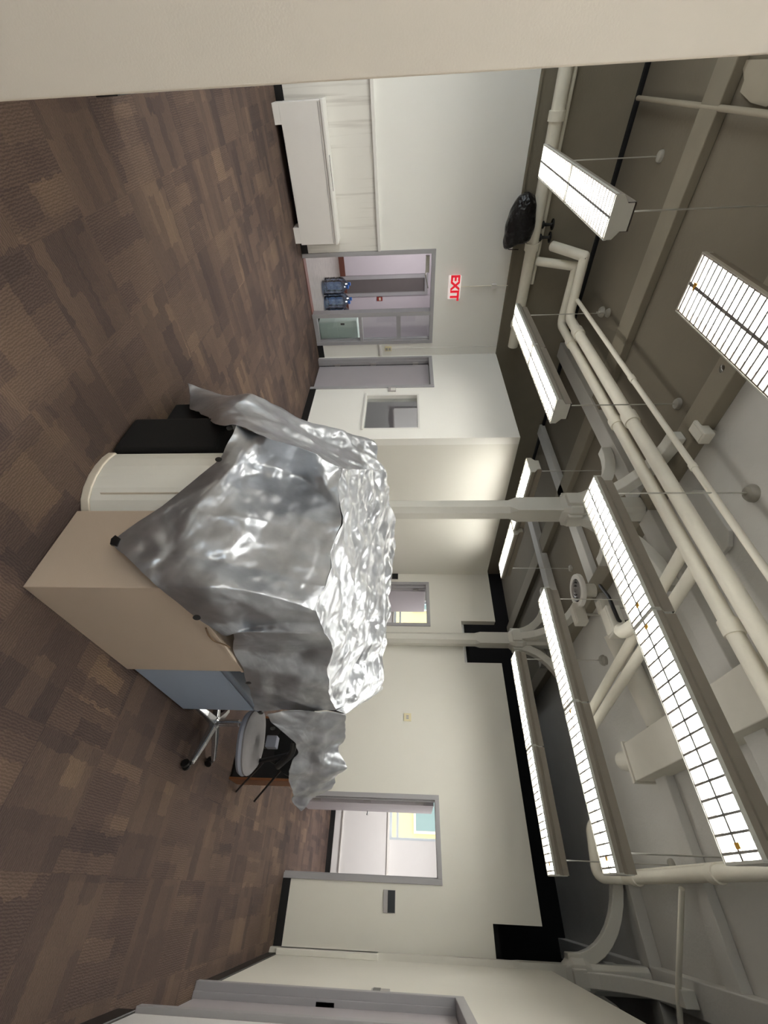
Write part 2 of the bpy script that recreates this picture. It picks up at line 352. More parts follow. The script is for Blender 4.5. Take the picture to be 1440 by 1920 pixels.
# wall end just left of the camera
struct(MB().box(-1.42, -1.30, -3.0, .034, 0, ZC).build('wall_near_left', 'panel_paint'), 'plain beige wall panel close to the camera', 'wall')
struct(MB().box(-3.2, -1.42, -3.0, .040, 0, ZC).build('wall_near_left_return', 'panel_paint'), 'side of the near wall running away from the camera', 'wall')
struct(MB().box(-3.24, -3.10, -.10, .088, .12, 2.95).build('trim_2', 'trim_white', bevel=.004), 'white corner trim at the far end of the near wall', 'trim')
struct(MB().box(-3.24, -3.10, -.10, .088, 2.95, ZC).build('trim_3', 'taupe_concrete', bevel=.004), 'upper part of the corner trim, coloured taupe for its shadow', 'trim')  # taupe colour stands in for the shadow on the upper trim
struct(MB().box(-3.25, -3.08, -.10, .093, 0, .12).build('baseboard_near_left', 'baseboard_black'), 'black baseboard at the near wall corner', 'baseboard')
weld(struct(wall(1, -3.15, -3.0, XE, 3.2, 0, ZC, [(-7.0, -3.5, .95, 3.15), (-1.05, .35, 1.05, 2.75)]).build('wall_rear', 'wall_paint'), 'wall behind the camera with added window openings', 'wall'))
for k, (a, b, zt) in enumerate(((-7.0, -3.5, 3.15), (-1.05, .35, 2.75))):  # added rear windows, out of view, let in extra daylight
    w = sempty('window_%d' % (k + 4), ('wide window added behind the camera for daylight', 'window added at the end of the passage behind the camera for daylight')[k], 'window')
    mb = MB().box(a, a + .06, -3.12, -3.05, 1.05, zt).box(b - .06, b, -3.12, -3.05, 1.05, zt).box(a + .06, b - .06, -3.12, -3.05, 1.05, 1.12).box(a + .06, b - .06, -3.12, -3.05, zt - .06, zt)
    nv = 3 if k == 0 else 1
    for i in range(1, nv): mb.box(a + (b - a) * i / nv - .03, a + (b - a) * i / nv + .03, -3.12, -3.05, 1.12, zt - .06)
    mb.build('window_frame', 'window_frame', w)
    MB().box(a + .06, b - .06, -3.09, -3.083, 1.12, zt - .06).build('pane', 'clear_glass', w)
# unlit void above the offices, its darkness put in as black colour
struct(MB().box(-12.4, 3.4, YOUT + .02, YOUT + .30, 2.78, ZC).build('wall_far_upper', 'shade_black'), 'wall far behind the back wall top, blackened for the unlit void', 'wall')
struct(MB().box(3.2, 3.4, -3.1, YOUT + .3, 0, ZC).build('wall_far_right', 'shade_black'), 'wall beyond the right wall, blackened for the unlit void', 'wall')
struct(MB().box(XBX - .1, 3.2, YB + .14, YOUT + .02, 2.72, 2.78).build('ceiling_office', 'shade_black'), 'top of the office ceiling, blackened for the unlit void', 'ceiling')
struct(MB().box(XBX - .1, 3.2, YB + .14, YOUT + .02, 2.69, 2.72).build('ceiling_office_lining', 'wall_white'), 'white office ceiling', 'ceiling')
struct(MB().box(XE, XBX - .12, YB1 + .12, YB + .1, 2.69, 2.78).build('ceiling_inner', 'shade_black'), 'ceiling of the inner office', 'ceiling')
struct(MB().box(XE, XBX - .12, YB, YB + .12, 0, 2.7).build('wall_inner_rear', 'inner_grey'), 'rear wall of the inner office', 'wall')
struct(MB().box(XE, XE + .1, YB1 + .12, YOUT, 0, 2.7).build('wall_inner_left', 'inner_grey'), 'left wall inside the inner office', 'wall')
# partitions between the offices and outer wall with windows
struct(MB().box(-2.30, -2.20, YB + .14, YOUT, 0, 2.7).build('wall_office_divider', 'wall_white'), 'white wall between the two offices', 'wall')
struct(MB().box(XE, XBX - .1, YB + .12, YB + .14, 0, 2.7).build('wall_office_fill', 'wall_white'), 'office wall', 'wall')
struct(MB().box(1.0, 1.1, YB + .14, YOUT, 0, 2.7).build('wall_office_right', 'wall_white'), 'right wall of the far office', 'wall')
weld(struct(wall(1, YOUT, YOUT + .25, XE, 3.2, 0, 2.75, [(-2.05, -.78, 1.24, 2.62), (-6.42, -4.75, 1.24, 2.62)]).build('wall_outer', 'wall_white'), 'outer office wall with windows', 'wall'))
for k, (a, b) in enumerate(((-2.19, 1.0), (XE + .1, -2.31))):
    struct(MB().box(a, b, YOUT - .10, YOUT - .005, .10, 1.22).build('trim_%d' % (4 + 2 * k), 'wall_white', bevel=.005), 'white panel casing under the office window', 'trim')
    struct(MB().box(a, b, YOUT - .13, YOUT - .005, 1.22, 1.26).build('trim_%d' % (5 + 2 * k), 'trim_white', bevel=.004), 'white sill board above the office panel casing', 'trim')
    struct(MB().box(a, b, YOUT - .13, YOUT - .10, .262, .285).build('trim_%d' % (8 + k), 'trim_white', bevel=.003), 'thin white moulding low on the office casing', 'trim')
    struct(MB().box(a, b, YOUT - .12, YOUT - .005, 0, .10).build('baseboard_office_%s' % ('right', 'left')[k], 'baseboard_black'), 'black baseboard under the office casing', 'baseboard')
# lobby shell
struct(MB().box(-11.32, -11.2, -.5, 6.5, 0, 2.75).build('wall_lobby_back', 'lilac_wall'), 'lilac white lobby wall behind the water jugs', 'wall')
struct(MB().box(-11.3, XE - .12, -.6, -.5, 0, 2.75).build('wall_lobby_left', 'lilac_wall'), 'lobby side wall', 'wall')
struct(MB().box(-11.3, XE - .12, 6.5, 6.6, 0, 2.75).build('wall_lobby_right', 'lilac_wall'), 'lobby end wall', 'wall')
struct(MB().box(-11.4, XE - .30, -.6, 6.6, 2.75, 2.85).build('ceiling_lobby', 'wall_white'), 'lobby ceiling', 'ceiling')
struct(MB().box(XE - .135, XE - .12, YB1, 6.5, 0, 2.75).build('wall_lobby_front', 'lilac_wall'), 'lobby side of the inner office wall', 'wall')
struct(MB().box(-11.2, -11.17, -.5, 6.5, 0, .13).build('baseboard_lobby', 'redbrown_base'), 'red brown lobby baseboard', 'baseboard')
struct(MB().box(XE - .15, XE + .02, 2.135, 3.0, 0, .012).build('trim_10', 'redbrown_base'), 'red brown threshold strip in the exit doorway', 'trim')

# baseboards of the main room
def bb(name, x0, x1, y0, y1, z=.105):
    struct(MB().box(x0, x1, y0, y1, 0, z).build('baseboard_' + name, 'baseboard_black'), 'black rubber baseboard along the ' + name.replace('_', ' ') + ' wall', 'baseboard')
bb('left', XE, XE + .012, -3.0, 2.065); bb('left_end', XE, XE + .012, 3.555, YB1)
bb('inner_front', -6.27, XBX, YB1 - .012, YB1); bb('inner_side', XBX, XBX + .012, YB1, YB)
bb('back_left', -3.73, -1.03, YB - .012, YB); bb('back_right', -.09, XR, YB - .012, YB); bb('right', XR - .012, XR, 4.86, YB)

# rail and streaked panel on the left wall
struct(MB().box(XE, XE + .008, -1.2, 2.06, .105, 1.20).build('trim_11', 'streaked'), 'streaked white wainscot panel above the low white bench', 'trim')
struct(MB().box(XE, XE + .045, -1.2, 2.06, 1.20, 1.245).build('trim_12', 'trim_white', bevel=.004), 'white rail on the left wall above the bench', 'trim')
struct(MB().box(XE, XE + .045, 3.56, YB1 - .02, 1.14, 1.185).build('trim_13', 'trim_white', bevel=.004), 'short white rail stub between exit doorway and corner', 'trim')
# boxed chase at the back right corner
c0 = MB().prism([(XR, YB - .26), (XR - .055, YB - .26), (XR - .055, YB), (XR, YB)], .1, 1.30)
struct(c0.build('trim_14', 'wall_paint', bevel=.006), 'small boxed chase in the back right corner', 'trim')

# ---- doorways: an Empty with frame, leaf, hinge parts
def frame_mb(axis, p0, p1, a0, a1, zt, w=.055):
    mb = MB()
    if axis == 0:
        mb.box(p0, p1, a0, a0 + w, 0, zt).box(p0, p1, a1 - w, a1, 0, zt).box(p0, p1, a0 + w, a1 - w, zt - w, zt)
        mb.box(p0 + .05, p1 - .05, a0 + w, a0 + w + .015, 0, zt - w).box(p0 + .05, p1 - .05, a1 - w - .015, a1 - w, 0, zt - w)
    else:
        mb.box(a0, a0 + w, p0, p1, 0, zt).box(a1 - w, a1, p0, p1, 0, zt).box(a0 + w, a1 - w, p0, p1, zt - w, zt)
        mb.box(a0 + w, a0 + w + .015, p0 + .05, p1 - .05, 0, zt - w).box(a1 - w - .015, a1 - w, p0 + .05, p1 - .05, 0, zt - w)
    return mb
# exit doorway with side light
d = sempty('door_1', 'grey framed exit doorway with a glazed side light', 'doorway', (0, .065, 0))
fm = frame_mb(0, XE - .14, XE + .02, 2.00, 3.49, 2.10, .06)
fm.box(XE - .14, XE + .02, 2.93, 3.00, 0, 2.04).box(XE - .10, XE + .0, 3.00, 3.43, 0, .07).box(XE - .12, XE + .01, 3.00, 3.43, .80, .86)
fm.build('frame', 'frame_grey', d, bevel=.003)
MB().box(XE - .065, XE - .058, 3.00, 3.43, .86, 2.04).build('upper_pane', 'clear_glass', d)
MB().box(XE - .065, XE - .058, 3.00, 3.43, .07, .80).build('lower_pane', 'clear_glass', d)
g = MB().box(XE - .075, XE - .05, 3.02, 3.41, 1.46, 1.535).build('push_bar', 'frame_grey', d); g['label'] = 'grey horizontal band across the side light'
cl = MB().box(XE - .13, XE - .08, 2.12, 2.36, 1.95, 2.01).tube([(XE - .12, 2.3, 1.96), (XE - .25, 2.45, 1.955), (XE - .14, 2.62, 2.0)], .009, 8).build('door_closer', 'metal_rod', d)
# inner office door (leaf set back in the frame)
d = sempty('door_2', 'grey door in the corner of the inner office wall', 'door')
frame_mb(1, YB1 - .02, YB1 + .15, -7.29, -6.25, 2.10, .06).build('frame', 'frame_grey', d, bevel=.003)
MB().box(-7.235, -7.165, YB1 + .10, YB1 + .105, .012, 2.04).build('gap_shade', 'plate_black', d)  # black strip paints the dark gap beside the hinges
lf = MB().box(-7.185, -6.315, YB1 + .095, YB1 + .14, .012, 2.03).build('leaf', 'door_grey', d, bevel=.002)
for z in (.35, 1.02, 1.80):
    MB().box(-7.235, -7.195, YB1 + .07, YB1 + .10, z - .05, z + .05).tube([(-7.212, YB1 + .07, z - .055), (-7.212, YB1 + .07, z + .055)], .01, 8).build('hinge', 'plate_silver', d)
# back doorways with leaves swung into the offices
def back_door(name, label, a0, a1, zt):
    d = sempty(name, label, 'doorway')
    frame_mb(1, YB - .02, YB + .16, a0 - .02, a1 + .02, zt + .02, .06).build('frame', 'frame_grey', d, bevel=.003)
    l = MB().box(a0 + .045, a0 + .09, YB + .17, YB + 1.02, .012, zt - .05).build('leaf', 'door_grey', d, bevel=.002)
    h = MB().tube([(a0 + .09, YB + .93, 1.0), (a0 + .15, YB + .93, 1.0), (a0 + .15, YB + .82, 1.0)], .011, 8).build('lever_handle', 'chrome', l, smooth=True)
    for z in (.3, 1.05, 1.82):
        MB().box(a0 + .04, a0 + .075, YB + .14, YB + .175, z - .055, z + .055).build('hinge', 'plate_silver', d)
    MB().box(a1 - .042, a1 - .036, YB + .06, YB + .11, .98, 1.06).build('strike_plate', 'plate_silver', d)
    return d
back_door('door_3', 'doorway half hidden behind the silver tarp and column', -4.66, -3.73, 2.06)
back_door('door_4', 'open doorway in the back wall right of the silver tarp', -1.03, -.09, 2.08)
# right door
d = sempty('door_5', 'grey door and wide frame in the right wall', 'door')
fm = frame_mb(0, XR - .03, XR + .16, 3.84, 4.88, 2.08, .07)
fm.build('frame', 'frame_grey', d, bevel=.004)
MB().box(XR + .06, XR + .10, 3.915, 4.805, .012, 2.005).build('leaf', 'door_grey', d, bevel=.002)
MB().box(XR + .035, XR + .06, 4.795, 4.80, .96, 1.10).build('strike_plate', 'plate_black', d)

# ---- windows
w = sempty('window_1', 'small interior window of the inner office', 'window')
mb = MB()
for (a, b, c, e) in ((-6.06, -6.03, .975, 1.84), (-5.15, -5.12, .975, 1.84), (-6.03, -5.15, 1.81, 1.84)): mb.box(a, b, YB1 + .0, YB1 + .12, c, e)
mb.build('window_frame', 'trim_white', w, bevel=.003)
MB().box(-6.08, -5.10, YB1 - .02, YB1 + .12, .955, .985).build('window_sill', 'trim_white', w, bevel=.004)
MB().box(-6.03, -5.15, YB1 + .06, YB1 + .066, .985, 1.81).build('pane', 'clear_glass', w)
for k, (a, b) in enumerate(((-2.05, -.78), (-6.42, -4.75))):
    w = sempty('window_%d' % (k + 2), ('bright window of the right hand office', 'bright window of the office behind the column')[k], 'window')
    y0, y1 = YOUT + .10, YOUT + .16
    mb = MB().box(a, a + .05, y0, y1, 1.24, 2.62).box(b - .05, b, y0, y1, 1.24, 2.62).box(a + .05, b - .05, y0, y1, 1.24, 1.31).box(a + .05, b - .05, y0, y1, 2.57, 2.62).box(a + .05, b - .05, y0, y1, 1.40, 1.45)
    mb.build('window_frame', 'window_frame', w, bevel=.004)
    MB().box(a + .05, b - .05, y0 + .025, y0 + .031, 1.45, 2.57).build('pane', 'clear_glass', w)
    MB().box(a + .05, b - .05, y0 + .025, y0 + .031, 1.31, 1.40).build('lower_pane', 'clear_glass', w)

# ---- beams under the ceiling
def beam(label, x0, x1, y0, y1, z0, m='taupe_concrete'):
    struct(MB().box(x0, x1, y0, y1, z0, ZC).build('ceiling_beam', m, bevel=.01), label, 'beam')
YC1, YC2, XC, XC3 = 3.74, 7.20, -3.43, 0.66
beam('shallow ceiling beam between exit wall and column line', -5.60, -5.27, -3.0, YOUT, ZC - .10)
beam('ceiling beam above the two tarp side columns', XC - .13, XC + .13, -3.0, YOUT, ZC - .14)
beam('ceiling beam above the right wall column', XC3 - .13, XC3 + .13, -3.0, YOUT, ZC - .14, 'ceiling_paint')
beam('ceiling cross beam above the front column', XE, 3.2, YC1 - .13, YC1 + .13, ZC - .14, 'ceiling_paint')
beam('ceiling cross beam above the back columns', XE, 3.2, YC2 - .13, YC2 + .13, ZC - .14, 'ceiling_paint')
beam('shallow ceiling cross beam between the column rows', XE, 3.2, 5.38, 5.62, ZC - .10, 'ceiling_paint')
beam('black strip painting the shade of the gap where ceiling meets exit wall', XE - .02, XE + .05, -3.0, YB1 + 3, ZC - .05, 'shade_black')  # shade of the narrow edge gap, drawn as a solid black strip
pad = MB().prism([(-3.05, 3.05), (-2.95, 2.95), (-2.45, 2.95), (-2.35, 3.05), (-2.35, 3.55), (-3.05, 3.55)], ZC - .05, ZC)
struct(pad.build('ceiling_patch', 'ceiling_paint', bevel=.01), 'raised patch on the ceiling behind the twin pipes', 'ceiling patch')

# ================================================================== COLUMNS
def make_column(label, x, y):
    t = thing('column', label, 'column', (x, y, 0), 0, 'chamfered columns with arched braces')
    h, c = .105, .055
    def ring(h, c, z): return [(-h + c, -h, z), (h - c, -h, z), (h, -h + c, z), (h, h - c, z), (h - c, h, z), (-h + c, h, z), (-h, h - c, z), (-h, -h + c, z)]
    vs = []; fs = []
    for cc, z in ((c, 0), (c, 2.86), (.002, 2.95), (.002, 3.50)): vs += ring(h, cc, z)
    for i in range(3):
        for k in range(8): fs.append((i * 8 + k, i * 8 + (k + 1) % 8, (i + 1) * 8 + (k + 1) % 8, (i + 1) * 8 + k))
    fs += [tuple(range(8))[::-1], tuple(range(24, 32))]
    MB().add(vs, fs).build('shaft', 'column_paint', t)
    mb = MB(); vs = []; fs = []
    for hh, cc, z in ((.105, .03, 3.44), (.165, .05, 3.53), (.165, .05, 3.66), (.12, .04, 3.74), (.12, .04, ZC - .14)): vs += ring(hh, cc, z)
    for i in range(4):
        for k in range(8): fs.append((i * 8 + k, i * 8 + (k + 1) % 8, (i + 1) * 8 + (k + 1) % 8, (i + 1) * 8 + k))
    fs += [tuple(range(8))[::-1], tuple(range(32, 40))]
    MB().add(vs, fs).build('capital', 'column_paint', t, bevel=.006)
    for k in range(4):
        a = k * math.pi / 2; ca, sa = math.cos(a), math.sin(a)
        prof_in = []; prof_out = []
        for i in range(11):
            q = math.pi / 2 * i / 10
            r_ = .13 + .95 * (1 - math.cos(q)); z_ = 3.55 + .76 * math.sin(q)
            tx, tz = .95 * math.sin(q), .76 * math.cos(q); l = math.hypot(tx, tz)
            prof_in.append((r_ + .065 * tz / l, z_ - .065 * tx / l)); prof_out.append((r_ - .065 * tz / l, z_ + .065 * tx / l))
        vs = []; fs = []; n = len(prof_in)
        for s in (-.062, .062):
            for (r_, z_) in prof_in + prof_out:
                z_ = min(z_, ZC - .135); vs.append((r_ * ca - s * sa, r_ * sa + s * ca, z_))
        for i in range(n - 1):
            a0, a1, b0, b1 = i, i + 1, n + i, n + i + 1; o = 2 * n
            fs += [(a0, a1, b1, b0), (a0 + o, b0 + o, b1 + o, a1 + o), (a0, a0 + o, a1 + o, a1), (b0, b1, b1 + o, b0 + o)]
        fs += [(0, n, 3 * n, 2 * n), (n - 1, 3 * n - 1, 4 * n - 1, 2 * n - 1)]
        MB().add(vs, fs).build('brace', 'column_paint', t, bevel=.008)
        cb = MB().box(.10, .20, -.085, .085, 3.50, 3.66); cb.v = [(p[0] * ca - p[1] * sa, p[0] * sa + p[1] * ca, p[2]) for p in cb.v]
        cb.build('bracket', 'column_paint', t, bevel=.012)
    return t
make_column('white chamfered column standing behind the silver tarp, nearest of the three', XC, YC1)
make_column('white chamfered column at the back wall notch beside the half hidden doorway', XC + .02, YC2)
make_column('white chamfered column sunk in the back right corner of the room', XC3, YC2)

# ================================================================== CEILING LIGHTS
FW_ = .29
def make_fixture(n_blades, length=1.22):
    t = thing('fluorescent_fixture', '', 'light fixture')
    L2, w = length / 2, FW_ / 2
    prof = [(-w, 0), (-w, .055), (-.095, .10), (-.095, .165), (.095, .165), (.095, .10), (w, .055), (w, 0), (w - .006, 0), (w - .006, .05), (.088, .094), (-.088, .094), (-w + .006, .05), (-w + .006, 0)]
    n = len(prof); vs = [(s * L2, y, z) for s in (-1, 1) for y, z in prof]
    fs = [(i, (i + 1) % n, n + (i + 1) % n, n + i) for i in range(n)]
    MB().add(vs, fs).build('housing', 'fixture_side', t)
    MB().box(-L2, L2, -w - .006, -w, -.004, .018).box(-L2, L2, w, w + .006, -.004, .018).build('side_lip', 'fixture_white', t)
    for s in (-1, 1):
        cap = MB().prism([(-w, 0), (w, 0), (w, .055), (.09, .10), (.09, .15), (-.09, .15), (-.09, .10), (-w, .055)], s * L2 - .006, s * L2 + .006, axis=0)
        cap.build('end_cap', 'fixture_white', t)
    MB().box(-L2 + .01, L2 - .01, -.125, .125, .040, .044).build('lamp_panel', 'lamp_glow', t)
    MB().box(-L2 + .06, L2 - .06, -.07, .07, .166, .169).build('added_uplight', 'uplight_fill', t)  # added glowing strip on top of the housing, brightens the ceiling
    for s in (-1, 1):
        MB().tube([(-L2 + .02, s * .07, .034), (L2 - .02, s * .07, .034)], .006, 8).build('tube_lamp', 'lamp_glow', t)
    lv = MB().box(-L2 + .006, L2 - .006, -.008, .008, .0, .02).build('louver_divider', 'blade_white', t)
    bt = {17: .0055, 18: .008, 26: .0055}[n_blades]
    bl = MB().box(-bt, bt, -w + .004, w - .004, 0, .02).mesh('louver_blade')
    for i in range(n_blades):
        o = link('louver_blade', bl, 'blade_white', lv); o.location.x = -L2 + length * (i + .5) / n_blades
    return t
PROTO = {}
def fixture(label, cx, cy, cz, rz=0., nb=17, tags=(), rods=(), group='hanging fluorescent fixtures', tri=False):
    if nb not in PROTO: PROTO[nb] = make_fixture(nb); t = PROTO[nb]
    else:
        t = bpy.data.objects.new('fluorescent_fixture', None); COL.objects.link(t)
        for ch in PROTO[nb].children:
            if ch.name.startswith(('suspension', 'canopy', 'sticker', 'hook')): continue
            copy_tree(ch, t)
    t.location = (cx, cy, cz); t.rotation_euler = (0, 0, rz); tag(t, label, 'light fixture', group)
    for x in tags:
        o = MB().box(x - .012, x + .012, -.03, .008, -.003, -.001).build('sticker', 'orange_tag', t)
    if tri:
        MB().prism([(-.56, -.02), (-.525, -.02), (-.545, .02)], -.003, -.001).build('sticker', 'orange_tag', t)
    for x in rods:
        MB().tube([(x, 0, .16), (x, 0, ZC - cz - .03)], .006, 8).build('suspension_rod', 'metal_rod', t, smooth=True)
        MB().lathe([(.012, -.05), (.05, -.035), (.062, -.012), (.062, 0)], 16, (x, 0, ZC - cz)).build('canopy', 'canopy_grey', t, smooth=True)
    return t
ZL = 3.2
fixture('louvered light above the tarp, far half of the row nearest the camera', -2.00, 2.58, ZL, tags=(.52,), rods=(-.55,))
fixture('louvered light high right, near half of the row nearest the camera', -.765, 2.58, ZL, tags=(-.56, .55), rods=(.48,))
fixture('louvered light left of centre in the middle row of hanging lights', -2.00, 4.30, ZL, rods=(-.55,))
fixture('louvered light at the right end of the middle row of hanging lights', -.765, 4.30, ZL, tags=(-.56, .52), rods=(.48,))
fixture('louvered light by the second column in the row along the back wall', -2.03, 6.05, ZL, rods=(-.55,))
fixture('louvered light at the right end of the row along the back wall', -.795, 6.05, ZL, tags=(.52,), rods=(.48,))
fixture('louvered light in front of the valve handles, far half of its row', -5.70, .92, ZL, nb=18, rods=(-.55,))
fixture('louvered light left of the black bag, near half of its row with exposed end', -4.465, .92, ZL, nb=18, rods=(.45,))
fixture('louvered light near the exit sign, far half of its row', -5.66, 2.63, ZL, nb=18, rods=(-.55,))
fixture('louvered light near the exit sign, near half with exposed end cap', -4.425, 2.63, ZL, nb=18, rods=(.5,))
fixture('louvered light seen left of the front column beside the inner office', -4.36, 4.47, 3.30, math.pi / 2, 17, rods=(-.5,))
fixture('louvered light seen right of the front column beside the inner office', -4.30, 5.72, 3.30, math.pi / 2, 17, rods=(.5,))
fixture('large louvered light at the top edge with a yellow triangle sticker', -1.92, .92, ZL, nb=26, rods=(.55,), tri=True)
fixture('louvered light overhead just outside the picture', -.685, .92, ZL, nb=26, rods=(.60,))

fixture('unseen louvered light added over the passage behind the camera', -.36, -.80, ZL, nb=17, rods=(-.5, .5))  # this and the following fixtures are added out of view for extra light
fixture('unseen louvered light added behind the near wall, far half of its row', -5.70, -.80, ZL, nb=18, rods=(-.5,))
fixture('unseen louvered light added behind the near wall, near half of its row', -4.465, -.80, ZL, nb=18, rods=(.5,))
fixture('unseen louvered light added under the rear windows, far half of its row', -5.70, -2.45, ZL, nb=18, rods=(-.5,))
fixture('unseen louvered light added under the rear windows, near half of its row', -4.465, -2.45, ZL, nb=18, rods=(.5,))
fixture('second unseen louvered light added over the passage behind the camera', -.36, -2.2, ZL, nb=17, rods=(-.5, .5))

# ================================================================== PIPES, DUCTS AND CEILING HARDWARE
def pipe(name, label, pts, r, m='pipe_paint', rad=.12, cat='pipe', group=None, joints=()):
    t = thing(name, label, cat, pts[0], 0, group)
    o0 = Vector(pts[0]); P = [Vector(p) - o0 for p in smooth_path(pts, rad)]
    MB().tube(P, r, 14).build('run', m, t, smooth=True)
    for (a, b, ln) in joints:                                   # couplings and clamps: point, direction, length
        a = Vector(a) - o0; b = Vector(b).normalized()
        MB().tube([a - b * ln / 2, a + b * ln / 2], r * 1.22, 14).build('coupling', m, t, smooth=True)
    return t
XP = XE + .13; ZP = 3.52
pipe('wall_pipe', 'thick painted pipe running along the top of the exit wall', [(XP, -2.9, ZP), (XP, 3.6, ZP)], .085, joints=[((XP, y, ZP), (0, 1, 0), .10) for y in (.62, 2.05, 3.2)])
pipe('wall_pipe', 'thin conduit beside the thick pipe on the exit wall', [(XE + .05, -2.9, ZP + .13), (XE + .05, 2.6, ZP + .13)], .03)
ZT = 4.15
pipe('ceiling_pipe', 'painted twin pipe under the ceiling, the one nearer the exit lights', [(XP, 2.25, ZP + .12), (-6.95, 2.25, ZT), (-6.95, 2.25, ZT + .001), (-6.95, 3.10, ZT), (0.5, 3.10, ZT)], .062, rad=.14,
     joints=[((x, 3.10, ZT), (1, 0, 0), .12) for x in (-6.3, -4.25, -1.6)])
pipe('ceiling_pipe', 'painted twin pipe under the ceiling, the one nearer the camera', [(XP, 2.05, ZP + .30), (-6.72, 2.05, ZT), (-6.72, 2.05, ZT + .001), (-6.72, 2.90, ZT + .02), (0.5, 2.90, ZT + .02)], .068, rad=.14,
     joints=[((x, 2.90, ZT + .02), (1, 0, 0), .16) for x in (-6.2, -4.05)])
pipe('ceiling_conduit', 'thin painted conduit running beside the twin pipes', [(-6.95, 2.62, 4.20), (0.5, 2.58, 4.20)], .028, joints=[((-4.4, 2.605, 4.20), (1, 0, 0), .10), ((-2.9, 2.60, 4.20), (1, 0, 0), .06)])
pipe('ceiling_conduit', 'pale conduit crossing the ceiling at the upper left', [(-7.2, .50, 4.44), (-3.2, .42, 4.44)], .024, 'patch_taupe')
pa, pb = fl(1240, 1075, ZT), fl(1115, 1330, ZT); pa2, pb2 = fl(1275, 1090, ZT), fl(1130, 1345, ZT)
pipe('branch_pipe', 'left one of two branch pipes leaving the twin pipes', [(pa[0] + .03, 3.12, ZT), (pb[0], 6.3, ZT)], .055)
pipe('branch_pipe', 'right one of two branch pipes leaving the twin pipes', [(pa2[0] + .03, 3.12, ZT), (pb2[0], 6.2, ZT)], .055)
pipe('sprinkler_main', 'painted pipe with an elbow ending above the right doorway', [(-.205, -1.0, 4.31), (-.215, 6.95, 4.31), (-.215, 6.95, 3.98), (-.74, 6.95, 4.05), (-.84, 6.95, 4.3)], .06, rad=.10, joints=[((-.21, y, 4.31), (0, 1, 0), .12) for y in (4.9, 6.6)])
pipe('ceiling_conduit', 'thin conduit slanting across the beam at the right corner', [(-.12, 5.6, 4.32), (.62, 6.2, 4.25), (1.3, 6.6, 4.22)], .026)
pipe('ceiling_conduit', 'thin wire conduit hung above the right end of the middle lights', [(-.28, 2.5, 4.38), (-.28, 7.0, 4.38)], .016)
# rectangular duct with collar
t = thing('air_duct', 'large pale rectangular air duct above the nearest light row', 'duct', (-1.22, 5.75, 4.255))
MB().box(-.20, .19, -4.6, 0, 0, .255).build('duct_body', 'duct_paint', t, bevel=.008)
MB().box(-.22, .21, -.03, .015, -.02, .26).build('flange', 'duct_paint', t, bevel=.004)
MB().tube([(-.02, .0, .12), (-.06, .22, .12), (-.10, .40, .13)], [.12, .115, .11], 18).build('flexible_collar', 'duct_paint', t, smooth=True)
# round duct
ra, rb = dp(1152, 1190, 5.35), dp(1235, 1358, 4.75)
pipe('round_duct', 'round painted duct between the branch pipes and the rectangular duct', [V(ra), V(rb)], .13, 'duct_paint', rad=.05)
# ceiling speaker
sp = fl(1080, 1107, 4.12)
t = thing('round_diffuser', 'round white ceiling diffuser with dark rings', 'diffuser', (sp[0], sp[1], 4.12))
MB().lathe([(.17, .0), (.235, .0), (.245, .03), (.24, .055), (.17, .06), (.17, .0)], 32, cap=False).build('rim', 'plate_white', t, smooth=True)
MB().lathe([(.0, .02), (.175, .02), (.175, .05), (.0, .05)], 32).build('dark_back', 'plate_black', t)
for r_ in (.05, .10, .145):
    MB().lathe([(r_ - .012, -.004 + (.15 - r_) * -.1), (r_, -.012 + (.15 - r_) * -.1), (r_ + .004, .02), (r_ - .012, .02), (r_ - .012, -.004 + (.15 - r_) * -.1)], 28, cap=False).build('ring', 'plate_silver', t, smooth=True)
MB().tube([(0, 0, .05), (0, 0, ZC - .14 - 4.12)], .10, 18).build('neck', 'duct_paint', t, smooth=True)
# boxes and fittings among the pipes
def hung_box(name, label, cat, c, s, m='duct_paint', rz=0.):
    t = thing(name, label, cat, (c[0], c[1], c[2]), rz)
    MB().box(-s[0] / 2, s[0] / 2, -s[1] / 2, s[1] / 2, 0, s[2]).build('housing', m, t, bevel=.012)
    MB().box(-s[0] / 2 + .02, s[0] / 2 - .02, -s[1] / 2 + .02, s[1] / 2 - .02, -.006, 0).build('cover', m, t, bevel=.003)
    MB().tube([(0, 0, s[2]), (0, 0, max(s[2] + .02, ZC - c[2]))], .02, 8).build('hanger', 'metal_rod', t)
    return t
hung_box('junction_box', 'pale box hung beside the round diffuser', 'junction box', fl(1138, 1166, 4.0), (.34, .20, .16))
hung_box('junction_box', 'small pale box at the foot of the branch pipes by the middle light', 'junction box', fl(1122, 1138, 4.1), (.16, .14, .12))
hung_box('valve_block', 'ribbed pale fitting below the round diffuser', 'fitting', fl(1075, 1152, 4.05), (.30, .16, .16))
pipe('elbow_pipe', 'short fat elbow pipe beside the nearest light row', [V(fl(1160, 1180, 4.1)), V(fl(1168, 1186, 4.02)), V(fl(1195, 1168, 4.05)), V(fl(1215, 1150, 4.3))], .07, rad=.08)
pipe('hose', 'dark cable bundle hanging between the ceiling boxes', [V(fl(1125, 1098, 4.25)), V(fl(1142, 1120, 4.05)), V(fl(1152, 1145, 4.0)), V(fl(1162, 1168, 4.1)), V(fl(1180, 1165, 4.3))], .022, 'dark_metal', rad=.1, cat='cable')
